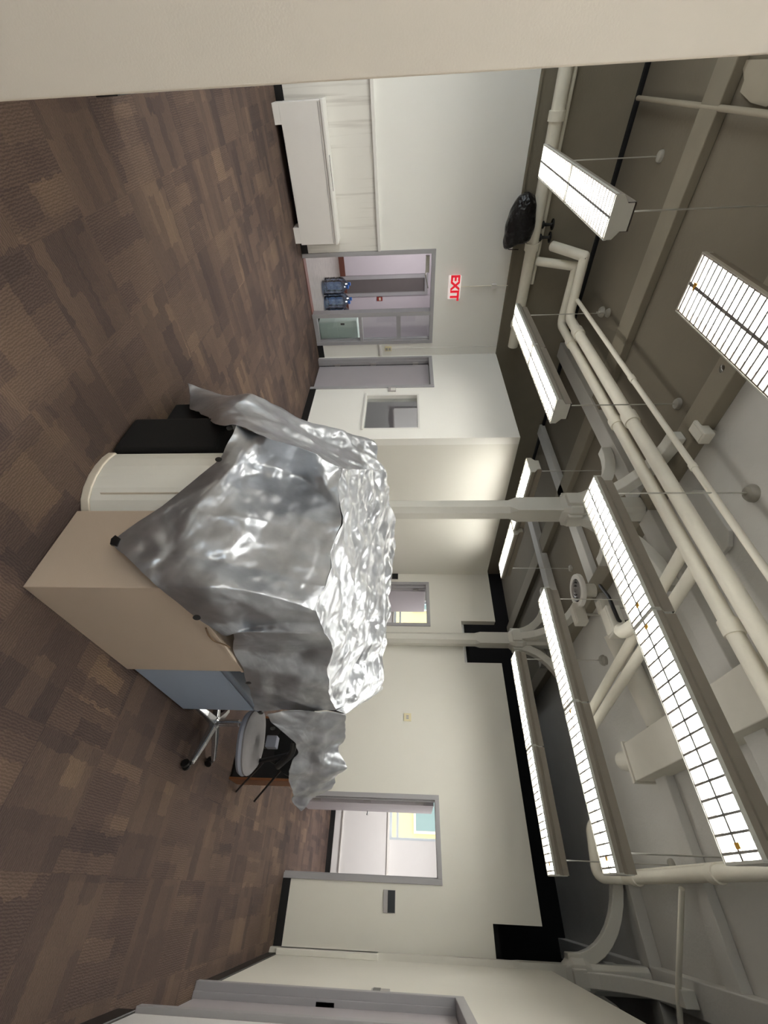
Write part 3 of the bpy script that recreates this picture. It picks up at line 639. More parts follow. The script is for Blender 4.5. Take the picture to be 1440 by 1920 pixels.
# clear dome detector next to the big light
p = fl(1385, 690, ZC)
t = thing('smoke_detector', 'clear plastic dome on the ceiling beside the big light', 'detector', (p[0], p[1], ZC))
MB().lathe([(.10, -.02), (.105, 0), (.0, 0)], 24).build('base', 'plate_white', t, smooth=True)
MB().lathe([(.012, -.145), (.06, -.135), (.09, -.10), (.10, -.05), (.10, -.02)], 24).build('dome', 'dome_plastic', t, smooth=True)
# extra round canopies on the ceiling
for lab, (px, py) in (('round ceiling rosette right of the twin pipes', (1412, 925)), ('round ceiling rosette above the round duct', (1132, 1238)), ('round ceiling rosette below the upper left conduit', (1130, 585))):
    q = fl(px, py, ZC); t = thing('ceiling_rosette', lab, 'rosette', (q[0], q[1], ZC))
    MB().lathe([(.02, -.06), (.055, -.05), (.075, -.02), (.078, 0)], 20).build('cup', 'canopy_grey', t, smooth=True)
    MB().tube([(0, 0, -.06), (0, 0, -.09)], .012, 8).build('nipple', 'metal_rod', t)
q = fl(1125, 795, ZC)
hung_box('sensor_box', 'small bracket box under the ceiling right of the twin pipes', 'junction box', fl(1305, 810, 4.35), (.22, .12, .10))
# peeling patch at the upper left of the ceiling
pts = [fl(x, y, ZC) for x, y in ((1395, 112), (1400, 150), (1392, 172), (1412, 192), (1440, 200), (1470, 190), (1480, 110))]
struct(MB().prism([(p[0], p[1]) for p in pts][::-1], ZC - .02, ZC).build('ceiling_patch', 'patch_taupe'), 'pale ragged plaster patch at the ceiling edge', 'ceiling patch')
# valve handles
for lab, (px, py) in (('dark valve handle behind the black bag, left one', (1005, 422)), ('dark valve handle behind the black bag, right one', (1001, 446))):
    q = pl(px, py, 0, XP); t = thing('valve', lab, 'valve', (XP, q[1], ZP + .085), 0, 'valve handles on the wall pipe')
    MB().lathe([(.045, 0), (.05, .02), (.022, .04), (.018, .12), (.03, .14)], 14).build('stem', 'dark_metal', t, smooth=True)
    mb = MB(); ring = [(.062 * math.cos(2 * math.pi * k / 20), .062 * math.sin(2 * math.pi * k / 20), .15) for k in range(21)]
    mb.tube(ring, .011, 8, cap=False); mb.box(-.06, .06, -.007, .007, .145, .155).box(-.007, .007, -.06, .06, .145, .155)
    mb.build('handwheel', 'dark_metal', t, smooth=True)
# black bag tied to the pipe
def make_bag():
    t = thing('plastic_bag', 'black plastic bag tied around something on the wall pipe', 'bag', (XP, 1.66, ZP))
    rng = np.random.RandomState(4)
    out = [(1003, 362), (1005, 385), (1001, 430), (992, 452), (975, 456), (956, 464), (941, 464), (945, 430), (953, 398), (966, 374), (984, 354)]
    P = [pl(x, y, 0, XP + .10) for x, y in out]; C0 = np.mean(P, 0)
    vs = []; fs = []; n = len(P) * 3; rings = 7
    dense = []
    for i in range(len(P)):
        a, b = P[i], P[(i + 1) % len(P)]
        for k in range(3): dense.append(a + (b - a) * k / 3)
    for j in range(rings):
        q = j / (rings - 1) * math.pi; s = max(.03, math.sin(q)) ** .6; off = -math.cos(q) * .15
        for i, p in enumerate(dense):
            w_ = 1 + .05 * rng.randn() * (s > .3)
            v = C0 + (p - C0) * s * w_; vs.append((v[0] + off - XP + .04, v[1] - 1.66, v[2] - ZP))
    for j in range(rings - 1):
        for i in range(n): fs.append((j * n + i, j * n + (i + 1) % n, (j + 1) * n + (i + 1) % n, (j + 1) * n + i))
    fs += [tuple(range(n)), tuple(range((rings - 1) * n, rings * n))]
    o = MB().add(vs, fs).build('bag_body', 'bag_black', t, smooth=True); o.modifiers.new('sub', 'SUBSURF').render_levels = 2
    e = pl(946, 464, 0, XP + .10); e2 = pl(968, 468, 0, XP + .10)
    MB().tube(smooth_path([(0.1, e[1] - 1.66 - .02, e[2] - ZP + .02), (.1, e[1] - 1.66 + .03, e[2] - ZP + .06), (.1, e2[1] - 1.66, e2[2] - ZP + .03)], .03), .006, 6).build('tie_string', 'bag_black', t)
make_bag()

# ================================================================== WALL FITTINGS
# exit sign
t = thing('exit_sign', 'white exit sign with red letters above the doorway', 'sign', (XE + .06, 2.62, 2.42))
MB().prism([(-.165, -.10), (.165, -.10), (.175, -.09), (.175, .09), (.165, .10), (-.165, .10), (-.175, .09), (-.175, -.09)], -.055, 0.0, axis=0).build('case', 'sign_white', t, bevel=.01)
cu = bpy.data.curves.new('exit_text', 'FONT'); cu.body = 'EXIT'; cu.size = .19; cu.align_x = 'CENTER'; cu.align_y = 'CENTER'; cu.extrude = .002; cu.offset = .008
to = bpy.data.objects.new('tmp', cu); COL.objects.link(to); bpy.context.view_layer.update()
me = bpy.data.meshes.new_from_object(to.evaluated_get(bpy.context.evaluated_depsgraph_get())); bpy.data.objects.remove(to)
me.materials.clear(); me.transform(Matrix(((0, 0, 1, .003), (1, 0, 0, 0), (0, 1, 0, 0), (0, 0, 0, 1))))
link('lettering', me, 'sign_red', t)['label'] = 'red letters EXIT'
MB().tube([(-.04, .0, .10), (-.045, .0, .62), (-.045, .0, .62)], .007, 6).build('conduit', 'pipe_paint', t)
MB().box(-.06, .0, -.03, .03, .60, .68).build('junction_box', 'plate_white', t, bevel=.004)
MB().tube([(-.045, .0, .68), (-.03, .0, .86)], .006, 6).build('conduit', 'pipe_paint', t)
def plate(name, label, cat, loc, size, normal, m, parts=()):
    """small wall plate; local x along the wall, local y out of the wall, z up"""
    rz = {'+x': -math.pi / 2, '-y': math.pi, '-x': math.pi / 2}[normal]
    t = thing(name, label, cat, loc, rz)
    MB().box(-size[0] / 2, size[0] / 2, 0, size[2], -size[1] / 2, size[1] / 2).build('plate', m, t, bevel=.002)
    for (nm, a, b, c, d_, mm) in parts:
        MB().box(a, b, size[2], size[2] + .004, c, d_).build(nm, mm, t, bevel=.001)
    return t
q = pl(728, 653, 0, XE)
t = plate('wall_socket', 'small socket with conduit between exit doorway and corner', 'socket', (XE, q[1], q[2]), (.075, .12, .04), '+x', 'plate_cream', [('outlet', -.02, .02, .01, .045, 'plate_silver'), ('outlet', -.02, .02, -.045, -.01, 'plate_silver')])
MB().tube([(0, .02, .06), (0, .015, WH - q[2] - .02)], .007, 6).build('conduit', 'trim_white', t)
q = pl(735, 731, 1, YB1); plate('light_switch', 'white light switch between grey door and interior window', 'switch', (q[0], YB1, q[2]), (.12, .13, .02), '-y', 'plate_silver', [('rocker', -.055, .025, -.02, .06, 'plate_white')])
q = pl(738, 1080, 1, YB); plate('door_sign', 'black and silver sign plate left of the half hidden doorway', 'sign plate', (q[0], YB, q[2]), (.17, .19, .012), '-y', 'plate_silver', [('black_panel', -.08, .08, -.03, .09, 'plate_black')])
q = pl(730, 1690, 1, YB); plate('door_sign', 'black and silver sign plate right of the open doorway', 'sign plate', (q[0], YB, q[2]), (.22, .155, .012), '-y', 'plate_silver', [('black_panel', -.105, .105, -.02, .072, 'plate_black')])
q = pl(764, 1345, 1, YB); plate('wall_socket', 'cream wall socket on the back wall above the tarp', 'socket', (q[0], YB, q[2]), (.12, .12, .012), '-y', 'plate_cream', [('outlet', -.028, -.004, -.02, .02, 'plate_silver'), ('outlet', .004, .028, -.02, .02, 'plate_silver')])
q = pl(713, 1862, 0, XR); plate('door_sign', 'small silver and black plate on the right wall', 'sign plate', (XR, q[1], q[2]), (.20, .15, .014), '-x', 'plate_silver', [('black_panel', -.09, .09, -.06, .0, 'plate_black')])

# ================================================================== LOW WHITE BENCH ON THE LEFT WALL
t = thing('radiator_cover', 'long low white boxed cover standing along the exit wall', 'radiator cover', (XE, .35, 0))
MB().box(.02, .30, 0, 1.52, .085, .60).build('body', 'bench_white', t, bevel=.004)
MB().box(.02, .315, -.01, 1.53, .60, .635).build('top', 'trim_white', t, bevel=.004)
MB().box(.235, .262, .52, .90, .635, .638).build('grille', 'dark_metal', t)
for y in (.0, 1.30):
    MB().box(.06, .30, y, y + .2, 0, .085).build('foot', 'bench_white', t, bevel=.003)
MB().box(.30, .303, .01, 1.51, .565, .572).build('seam', 'plate_silver', t)

# ================================================================== LOBBY THINGS
def jug(label, x, y, z=0.):
    t = thing('water_jug', label, 'water jug', (x, y, z), 0, 'water jugs in the lobby')
    prof = [(.0, 0), (.115, 0), (.13, .012), (.132, .08), (.124, .10), (.132, .12), (.132, .20), (.124, .22), (.132, .24), (.132, .33), (.12, .37), (.06, .43), (.032, .45), (.03, .48)]
    MB().lathe(prof, 18).build('bottle', 'jug_blue', t, smooth=True)
    MB().lathe([(.034, .465), (.034, .505), (.02, .51)], 14).build('cap', 'cap_blue', t, smooth=True)
mat('cap_blue', (60, 110, 190), 0.4)
jb = fl(612, 545)
k = 0
names = [a_ + b_ for a_ in ('front row ', 'rear row ') for b_ in ('first', 'second', 'third', 'fourth', 'fifth')]
for r_ in range(2):
    for c_ in range(5):
        jug('blue tinted water jug in the lobby, %s from the left' % names[k], -8.72 - .30 * r_, 3.05 + .285 * c_ + .05 * r_); k += 1
# lobby far door, notice plate, mint cabinet
d = sempty('door_6', 'grey lobby door standing in a dark recess', 'door')
MB().box(-11.2, -11.14, 3.66, 3.74, 0, 2.16).box(-11.2, -11.14, 4.06, 4.14, 0, 2.16).box(-11.2, -11.14, 3.74, 4.06, 2.08, 2.16).build('frame', 'frame_grey', d)
MB().box(-11.2, -11.18, 3.74, 4.06, .02, 2.08).build('leaf', 'door_dark', d) if 'door_dark' in MATS else None
mat('door_dark', (104, 98, 98), .6)
MB().box(-11.2, -11.185, 3.74, 4.06, .02, 2.08).build('leaf', 'door_dark', d)
q = pl(712, 560, 0, -11.2)
t = thing('notice_plate', 'small red brown notice plate on the lobby wall', 'sign', (-11.19, q[1], q[2]), 0)
MB().box(0, .012, -.05, .05, -.07, .07).build('plate', 'red_sign', t, bevel=.002)
MB().box(.012, .014, -.035, .035, -.02, .03).build('label', 'rim_cream', t)
t = thing('mint_cabinet', 'pale mint two drawer cabinet behind the side light glass', 'cabinet', (XE - .20, 3.46, 0))
MB().box(-.45, 0, -.235, .26, .05, .745).build('body', 'mint_metal', t, bevel=.008)
MB().box(-.44, -.01, -.22, .24, 0, .05).build('plinth', 'dark_metal', t)
for z0, z1 in ((.06, .385), (.395, .70)):
    dr = MB().box(0, .012, -.23, .255, z0, z1).build('drawer', 'mint_metal', t, bevel=.004)
MB().box(.012, .028, -.215, -.185, .45, .52).build('latch', 'dark_metal', t, bevel=.003)
q = fl(600, 640)
for lab, (x, y, sx, sy) in (('unseen light panel added to brighten the lobby', (-9.3, 3.0, 1.2, .6)), ('unseen light panel added inside the inner office', (-6.1, 5.6, .6, .6)), ('unseen light panel added in the right hand office', (-.6, 9.2, 1.2, .6)), ('unseen light panel added in the office behind the column', (-4.2, 9.2, 1.2, .6))):
    z = 2.74 if x < -8 else 2.685
    t = thing('fill_panel', lab, 'light fixture', (x, y, z))  # added light panels, out of view, brighten the lobby and offices
    MB().box(-sx / 2, sx / 2, -sy / 2, sy / 2, -.03, .0).build('housing', 'fixture_white', t, bevel=.003)
    MB().box(-sx / 2 + .03, sx / 2 - .03, -sy / 2 + .03, sy / 2 - .03, -.034, -.03).build('diffuser', 'fill_glow', t)
# whiteboard and low partition inside the inner office, seen through its window
t = thing('whiteboard', 'white board on the wall inside the inner office', 'whiteboard', (XE + .106, 5.2, 1.37))
MB().box(0, .03, -.36, .9, 0, 1.0).build('board', 'wall_white', t, bevel=.004)
MB().box(.03, .07, -.36, .9, -.02, .01).build('tray', 'plate_silver', t)

# ================================================================== OUTSIDE
def building():
    t = thing('apartment_building', 'cream building seen through the office windows', 'building', (-6, 24, -6))
    MB().box(-14, 14, 0, 6, 0, 18).build('wall', 'facade_cream', t)
    for i in range(12):
        for j in range(5):
            x = -13 + i * 2.25; z = 1.6 + j * 3.2
            f = MB().box(x - .1, x + 1.3, -.12, .02, z - .1, z + 2.0).build('window', 'facade_trim', t)
            MB().box(x, x + 1.2, -.14, -.12, z, z + 1.9).build('pane', 'facade_glass', f)
building()
def tree():
    t = thing('street_tree', 'green tree outside the office window', 'tree', (-3.2, 18, -6))
    MB().tube([(0, 0, 0), (.1, 0, 3), (0, .1, 6)], [.22, .17, .1], 10).build('trunk', 'wood_brown', t, smooth=True)
    rng = random.Random(3); mb = MB()
    for k in range(900):
        u = rng.uniform(-1, 1); a = rng.uniform(0, 6.28); r_ = rng.uniform(.5, 1) ** .5
        c = Vector((1.0 * r_ * math.sqrt(1 - u * u) * math.cos(a), 1.0 * r_ * math.sqrt(1 - u * u) * math.sin(a), 7.4 + 1.3 * r_ * u))
        d1 = Vector((rng.uniform(-1, 1), rng.uniform(-1, 1), rng.uniform(-1, 1))).normalized() * .22; d2 = d1.orthogonal().normalized() * .12
        mb.add([c - d1, c + d2, c + d1, c - d2], [(0, 1, 2, 3)])
    mb.build('foliage', 'leaf_green', t)['kind'] = 'stuff'
tree()

# ================================================================== FURNITURE UNDER THE TARP
t = thing('storage_cabinet', 'plain beige metal cabinet at the front corner under the tarp', 'cabinet', (-1.131, 1.93, 0))
MB().box(-.222, .222, -.452, .452, .0, .69).build('body', 'cabinet_beige', t, bevel=.004)
MB().box(-.226, .226, -.456, .456, .69, .708).build('top', 'cabinet_beige', t, bevel=.003)
crd = [pl(x, y, 0, -.903) - np.array([-1.131, 1.93, 0]) for x, y in ((386, 1178), (391, 1192), (402, 1203), (420, 1208), (432, 1214))]
MB().tube(smooth_path([V(c) for c in crd], .03), .004, 6).build('cord', 'cord_tan', t)['label'] = 'thin tan cord hanging on the beige side'

t = thing('rounded_cabinet', 'cream cabinet with a rounded front between beige and black ones', 'cabinet', (-1.55, 1.43, 0))
prof = [(-1.362, 1.54), (-1.372, 1.502), (-1.41, 1.462), (-1.47, 1.432), (-1.54, 1.415), (-1.61, 1.410), (-1.68, 1.416), (-1.735, 1.430), (-1.745, 1.46), (-1.745, 2.25), (-1.362, 2.25)]
pp = [(a + 1.55, b - 1.43) for a, b in prof]
MB().prism(pp, .045, .72).build('body', 'cabinet_cream', t, bevel=.003)
MB().prism([(a * 1.02, b * 1.0 - (.008 if b < .1 else 0)) for a, b in pp], 0, .045).build('base_rim', 'rim_cream', t, bevel=.005)
sm = [(-1.435, 1.4465, z) for z in (.10, .70)]
MB().box(.110, .113, .006, .030, .10, .71).build('seam', 'rim_cream', t)

t = thing('black_cabinet', 'black upholstered box left of the cream rounded cabinet', 'cabinet', (-1.91, 1.42, 0))
MB().box(-.148, .15, .0, .62, .01, .60).build('body', 'black_fabric', t, bevel=.02, seg=3)
MB().box(-.12, .12, .04, .58, 0, .012).build('base', 'black_plastic', t)
t = thing('black_cabinet', 'second black box half hidden under the left tarp flap', 'cabinet', (-2.30, 1.62, 0))
MB().box(-.22, .20, .0, .5, .0, .42).build('body', 'black_fabric', t, bevel=.02, seg=3)
MB().box(-.2, .18, .02, .48, .42, .44).build('lid', 'black_plastic', t, bevel=.008)

t = thing('filing_cabinet', 'low blue grey cabinet behind the beige one, beside the office chair', 'cabinet', (-1.15, 2.79, 0))
MB().box(-.25, .225, -.395, .37, .015, .545).build('body', 'cabinet_blue', t, bevel=.006)
MB().box(-.25, .232, -.395, .378, .545, .59).build('top_lip', 'cabinet_blue_dark', t, bevel=.018, seg=3)
MB().box(.14, .232, .372, .44, .56, .60).build('corner_bumper', 'black_plastic', t, bevel=.015, seg=3)
MB().box(.10, .21, .372, .388, .36, .475).build('drawer_pull', 'plate_silver', t, bevel=.004)
MB().box(-.22, .2, -.37, .34, 0, .015).build('plinth', 'black_plastic', t)
# desk and hutch that hold the tarp up
t = thing('desk_hutch', 'tall desk hutch wholly covered by the silver tarp', 'furniture', (-1.75, 2.4, 0))
MB().box(-.72, .62, -.02, .98, .735, .77).build('desk_top', 'cabinet_beige', t)
MB().box(-.70, .60, .0, .42, .77, 1.12).build('hutch', 'cabinet_beige', t)
MB().box(-.70, -.64, .0, .95, 0, .735).build('side_panel', 'cabinet_beige', t)
MB().box(-.70, .30, .90, .95, 0, 1.34).build('back_panel', 'cabinet_beige', t)

# office chair
HUB = (-.95, 3.575)
t = thing('office_chair', 'grey office chair with silver star base half under the tarp', 'chair', (HUB[0], HUB[1], 0))
for k in range(5):
    a = math.radians(-22 + 72 * k); c, s = math.cos(a), math.sin(a)
    mb = MB(); w0, w1 = .028, .018
    vs = []
    for r_, w_, zt, zb in ((.03, w0, .125, .075), (.18, .024, .108, .070), (.335, w1, .080, .050)):
        for sgn, z in ((-1, zb), (1, zb), (1, zt), (-1, zt)): vs.append((r_ * c - sgn * w_ * s, r_ * s + sgn * w_ * c, z))
    fs = [(0, 1, 2, 3)[::-1], (8, 9, 10, 11)] + [(i * 4 + q, i * 4 + (q + 1) % 4, (i + 1) * 4 + (q + 1) % 4, (i + 1) * 4 + q) for i in range(2) for q in range(4)]
    lg = mb.add(vs, fs).build('leg', 'chrome', t, bevel=.006)
    cx, cy = .35 * c, .35 * s
    cw = MB()
    for off in (-.016, .016):
        cw.tube([(cx - s * (off - .009), cy + c * (off - .009), .03), (cx - s * (off + .009), cy + c * (off + .009), .03)], .029, 14)
    cw.tube([(cx, cy, .03), (cx * .97, cy * .97, .07)], .009, 8)
    cw.build('caster', 'dark_metal', lg, smooth=True)
MB().lathe([(.045, .07), (.045, .13), (.028, .14), (.028, .30), (.018, .30), (.018, .42)], 16).build('gas_post', 'chrome', t, smooth=True)
MB().box(-.10, .10, -.09, .09, .40, .44).build('tilt_mechanism', 'dark_metal', t, bevel=.01)
def superell(cx, cy, a, b, z, n=32, e=3.0, rot=0.):
    out = []
    for k in range(n):
        q = 2 * math.pi * k / n; c, s = math.cos(q), math.sin(q)
        x = a * math.copysign(abs(c) ** (2 / e), c); y = b * math.copysign(abs(s) ** (2 / e), s)
        out.append((cx + x * math.cos(rot) - y * math.sin(rot), cy + x * math.sin(rot) + y * math.cos(rot), z))
    return out
def loft(rings):
    n = len(rings[0]); vs = [p for r in rings for p in r]
    fs = [(i * n + k, i * n + (k + 1) % n, (i + 1) * n + (k + 1) % n, (i + 1) * n + k) for i in range(len(rings) - 1) for k in range(n)]
    return MB().add(vs, fs + [tuple(range(n))[::-1], tuple(range((len(rings) - 1) * n, len(rings) * n))])
sc_ = fl(475, 1389, .49); sx, sy = sc_[0] - HUB[0], sc_[1] - HUB[1]
SR = math.radians(28)
loft([superell(sx, sy, .17, .18, .435, e=2.5, rot=SR), superell(sx, sy, .21, .22, .445, e=2.5, rot=SR), superell(sx, sy, .22, .23, .465, e=2.5, rot=SR), superell(sx, sy, .215, .225, .485, e=2.5, rot=SR)]).build('seat_shell', 'seat_edge', t, smooth=True)
loft([superell(sx, sy, .215, .225, .484, e=2.5, rot=SR), superell(sx, sy, .217, .227, .497, e=2.5, rot=SR), superell(sx, sy, .20, .21, .512, e=2.5, rot=SR), superell(sx, sy, .14, .15, .518, e=2.5, rot=SR)]).build('seat', 'seat_grey', t, smooth=True)
# back and armrests
bx, by = sx - .05, sy + .30
loft([[(x * 1, by + .05 * (1 - ((x - bx) / .25) ** 2) + d_, z) for (x, _, z) in [(bx + .23 * math.cos(2 * math.pi * k / 24), 0, .80 + .24 * math.sin(2 * math.pi * k / 24)) for k in range(24)]] for d_ in (0, .05)]).build('backrest', 'black_fabric', t, smooth=True)
MB().tube(smooth_path([(sx, sy + .12, .44), (bx, by + .07, .47), (bx, by + .08, .85)], .08), .02, 10).build('back_post', 'dark_metal', t, smooth=True)
for (px, py, D) in ((528, 1398, 3.12),):
    a_ = dp(552, 1388, 3.02); b_ = dp(520, 1437, 3.10)
    a_ = V(a_) - Vector((HUB[0], HUB[1], 0)); b_ = V(b_) - Vector((HUB[0], HUB[1], 0)); m_ = (a_ + b_) / 2 + Vector((0, 0, .05))
    MB().tube(smooth_path([a_, m_, b_], .1), .024, 10).build('armrest', 'black_plastic', t, smooth=True)
    MB().tube([m_, Vector((sx + .1, sy + .22, .46))], .018, 8).build('arm_post', 'black_plastic', t, smooth=True)
g0 = V(dp(513, 1392, 3.18)) - Vector((HUB[0], HUB[1], 0))
MB().box(g0.x - .04, g0.x + .04, g0.y - .04, g0.y + .04, g0.z - .05, g0.z + .03).build('arm_bracket', 'seat_edge', t, bevel=.006)

# small bookcase and black stand at the end
t = thing('bookcase', 'low brown wooden bookcase with dark open front behind the chair', 'bookcase', (-.98, 4.58, 0))
MB().box(.255, .275, -.13, .14, 0, .66).build('side_panel', 'wood_brown', t, bevel=.002)
MB().box(-.275, -.255, -.13, .14, 0, .66).build('side_panel', 'wood_brown', t, bevel=.002)
MB().box(-.275, .275, -.13, .14, .66, .685).build('top', 'wood_brown', t, bevel=.002)
MB().box(-.255, .255, .12, .135, 0, .66).build('back_panel', 'black_plastic', t)
MB().box(-.255, .255, -.12, .12, .02, .04).build('shelf', 'black_plastic', t); MB().box(-.255, .255, -.12, .12, .34, .36).build('shelf', 'black_plastic', t)
MB().box(-.255, .255, -.128, -.115, .04, .64).build('opening_shade', 'black_plastic', t)  # black sheet paints the shade inside the open front
r1a, r1b = fl(443, 1484), dp(500, 1422, 3.30); r2a, r2b = pl(477, 1502, 0, -.56), dp(530, 1440, 3.42)
t = thing('black_stand', 'thin black metal rods leaning past the brown bookcase', 'stand', tuple(map(float, r1a)))
o0 = V(r1a)
for a_, b_ in ((r1a, r1b), (r2a, r2b)):
    MB().tube([V(a_) - o0, V(b_) - o0], .009, 8).build('rod', 'dark_metal', t, smooth=True)
MB().tube([V(r1b) - o0, V(r2b) - o0], .009, 8).build('cross_bar', 'dark_metal', t, smooth=True)

# ================================================================== THE SILVER TARP
RS = np.random.RandomState(11)
PERM = RS.permutation(512); GRAD = RS.randn(512, 3); GRAD /= np.linalg.norm(GRAD, axis=1)[:, None]
def perlin(p):
    i = np.floor(p).astype(int); f = p - i; u = f * f * f * (f * (f * 6 - 15) + 10)
    out = 0
    for dx in (0, 1):
        for dy in (0, 1):
            for dz in (0, 1):
                h = PERM[(PERM[(PERM[(i[:, 0] + dx) & 511] + i[:, 1] + dy) & 511] + i[:, 2] + dz) & 511]
                g = GRAD[h]; d_ = f - np.array([dx, dy, dz])
                w_ = (u[:, 0] if dx else 1 - u[:, 0]) * (u[:, 1] if dy else 1 - u[:, 1]) * (u[:, 2] if dz else 1 - u[:, 2])
                out = out + w_ * (g * d_).sum(1)
    return out
FOLDS = []
CREASES = [(pl(a_, b_, 1, Y_), pl(c_, d_, 1, Y_), A_, w_) for (a_, b_, c_, d_, Y_, A_, w_) in (
    (436, 968, 484, 1034, 1.52, .030, .07), (484, 1030, 566, 1048, 1.58, -.028, .06), (600, 880, 624, 955, 1.67, .020, .05),
    (562, 1106, 602, 1014, 1.64, .026, .07), (470, 1120, 556, 1052, 1.56, -.024, .08), (455, 1000, 400, 1045, 1.50, .020, .06), (530, 920, 610, 905, 1.62, .018, .08))]
for k_ in range(34):
    d_ = RS.randn(3); d_ /= np.linalg.norm(d_); big = k_ < 14
    FOLDS.append((d_, RS.uniform(1.6, 5.0) if big else RS.uniform(6, 15), RS.uniform(0, 10), RS.randn(3) * 20, .105 if big else .05, 1.8 if big else 3.2))
def crumple(P):
    """long straight creases between flat facets, as a field over space so that neighbouring sheets stay joined"""
    warp = np.stack([perlin(P * 1.7 + 9.1), perlin(P * 1.7 + 31.7), perlin(P * 1.7 + 55.3)], 1)
    Q = P + warp * .05; out = np.zeros(len(P))
    for d_, f_, ph, off, am, mf in FOLDS:
        w_ = Q @ d_ * f_ + ph; tri = np.abs((w_ % 1.0) - .5) * 2
        mask = np.clip(perlin(P * mf + off) * 3.0 + .1, 0, 1)
        out += (tri - .5) * mask * am / f_
    r2 = 1 - np.abs(perlin(Q * np.array([6.5, 7.5, 5.0]) + 17.9)) * 2.6
    r3 = 1 - np.abs(perlin(Q * 15.0 + 41.2)) * 2.4
    r4 = 1 - np.abs(perlin(Q * np.array([30., 22., 26.]) + 71.2)) * 2.4
    fold = np.zeros(len(P))
    for pa_, pb_, A_, w_ in CREASES:
        ab = pb_ - pa_; L_2 = (ab * ab).sum(); tpar = ((P - pa_) @ ab) / L_2
        side = np.cross(ab, FW); side /= np.linalg.norm(side); dd = P - (pa_ + np.clip(tpar, 0, 1)[:, None] * ab)
        sg = dd @ side; dist = np.linalg.norm(dd, axis=1)
        end = np.clip(1.15 - np.abs(tpar - .5) * 2, 0, .5) * 2
        fold += np.exp(-dist / w_) / (1 + np.exp(-np.clip(sg / .006, -30, 30))) * A_ * .8 * end
    return fold + out + r2 * .0025 + r3 * .0018 + r4 * .0012 + .012
def spline(P, n, tens=.4):
    """P: (k, m, 3) control rows -> resample first axis with n steps per span"""
    k = P.shape[0]; out = []
    for i in range(k - 1):
        p0 = P[max(i - 1, 0)]; p1 = P[i]; p2 = P[i + 1]; p3 = P[min(i + 2, k - 1)]
        m1 = (p2 - p0) * tens; m2 = (p3 - p1) * tens
        for j in range(n + (i == k - 2)):
            s = j / n; h00 = 2 * s ** 3 - 3 * s ** 2 + 1; h10 = s ** 3 - 2 * s ** 2 + s; h01 = -2 * s ** 3 + 3 * s ** 2; h11 = s ** 3 - s ** 2
            out.append(h00 * p1 + h10 * m1 + h01 * p2 + h11 * m2)
    return np.array(out)
TV = []; TF = []
def sheet(ctrl, nr, nc, tr=.35, tc=.32, amp=1.0, dirv=(0.35, -0.55, 0.75)):
    G = np.array(ctrl, float)                                   # rows x cols x 3
    G = spline(G, nr, tr); G = spline(G.transpose(1, 0, 2), nc, tc).transpose(1, 0, 2)
    R, C_, _ = G.shape
    P = G.reshape(-1, 3)
    dv = np.array(dirv) / np.linalg.norm(dirv)
    P = P + (crumple(P) * amp)[:, None] * dv
    k = sum(len(v) for v in TV); TV.append(P)
    for r_ in range(R - 1):
        for c_ in range(C_ - 1):
            a = k + r_ * C_ + c_; TF.append((a, a + 1, a + C_ + 1, a + C_))
def PY(x, y, Y): return pl(x, y, 1, Y)
def PX(x, y, X): return pl(x, y, 0, X)
def PD(x, y, D): return dp(x, y, D)
YF = 1.70
front = [PY(636, 880, YF), PY(632, 950, YF), PY(625, 1020, YF), PY(607, 1100, YF), PY(595, 1146, YF), PX(598, 1166, -.935), PX(604, 1185, -.93), PX(618, 1212, -.945), PX(612, 1285, -.90), PX(632, 1332, -.87)]
back = [PD(718, 882, 3.47), PD(733, 950, 3.90), PD(738, 1025, 4.26), PD(731, 1110, 3.95), PD(729, 1146, 3.80), PD(728, 1164, 3.74), PD(726, 1182, 3.68), PD(722, 1208, 3.60), PD(716, 1255, 3.48), PD(713, 1282, 3.41)]
q1 = [f * .68 + b * .32 - np.array([0, 0, .035 if 0 < i < 9 else 0]) for i, (f, b) in enumerate(zip(front, back))]
q2 = [f * .34 + b * .66 - np.array([0, 0, .02 if 0 < i < 9 else 0]) for i, (f, b) in enumerate(zip(front, back))]
m1 = [PY(570, 848, 1.47), PY(562, 900, 1.70), PY(540, 985, 1.60), PY(520, 1075, 1.62), PY(530, 1124, 1.585), PX(540, 1166, -.925), PX(550, 1188, -.90), PX(560, 1222, -.965), PX(560, 1285, -.885), PX(580, 1332, -.88)]
m2 = [PY(500, 822, 1.37), PY(478, 872, 1.51), PY(430, 968, 1.44), PY(408, 1052, 1.485), PY(455, 1107, 1.48), PX(470, 1176, -.91), PX(490, 1187, -.885), PX(500, 1225, -.95), PX(515, 1283, -.90), PX(528, 1332, -.90)]
hem = [PY(437, 800, 1.34), PY(411, 862, 1.385), PY(300, 950, 1.395), PY(208, 1018, 1.43), PY(291, 1098, 1.445), PX(412, 1190, -.885), PX(433, 1188, -.895), PX(438, 1218, -.915), PX(466, 1290, -.90), PX(476, 1332, -.91)]
sheet([back, q2, q1, front], 44, 24, amp=1.15)
m3 = [PY(466, 811, 1.40), PY(440, 872, 1.385), PY(362, 958, 1.372), PY(330, 1038, 1.425), PY(375, 1103, 1.43), PX(440, 1183, -.885), PX(460, 1187, -.885), PX(468, 1222, -.94), PX(490, 1287, -.89), PX(502, 1332, -.90)]
sheet([front, m1, m2, m3, hem], 34, 24, tc=.2, amp=.9)
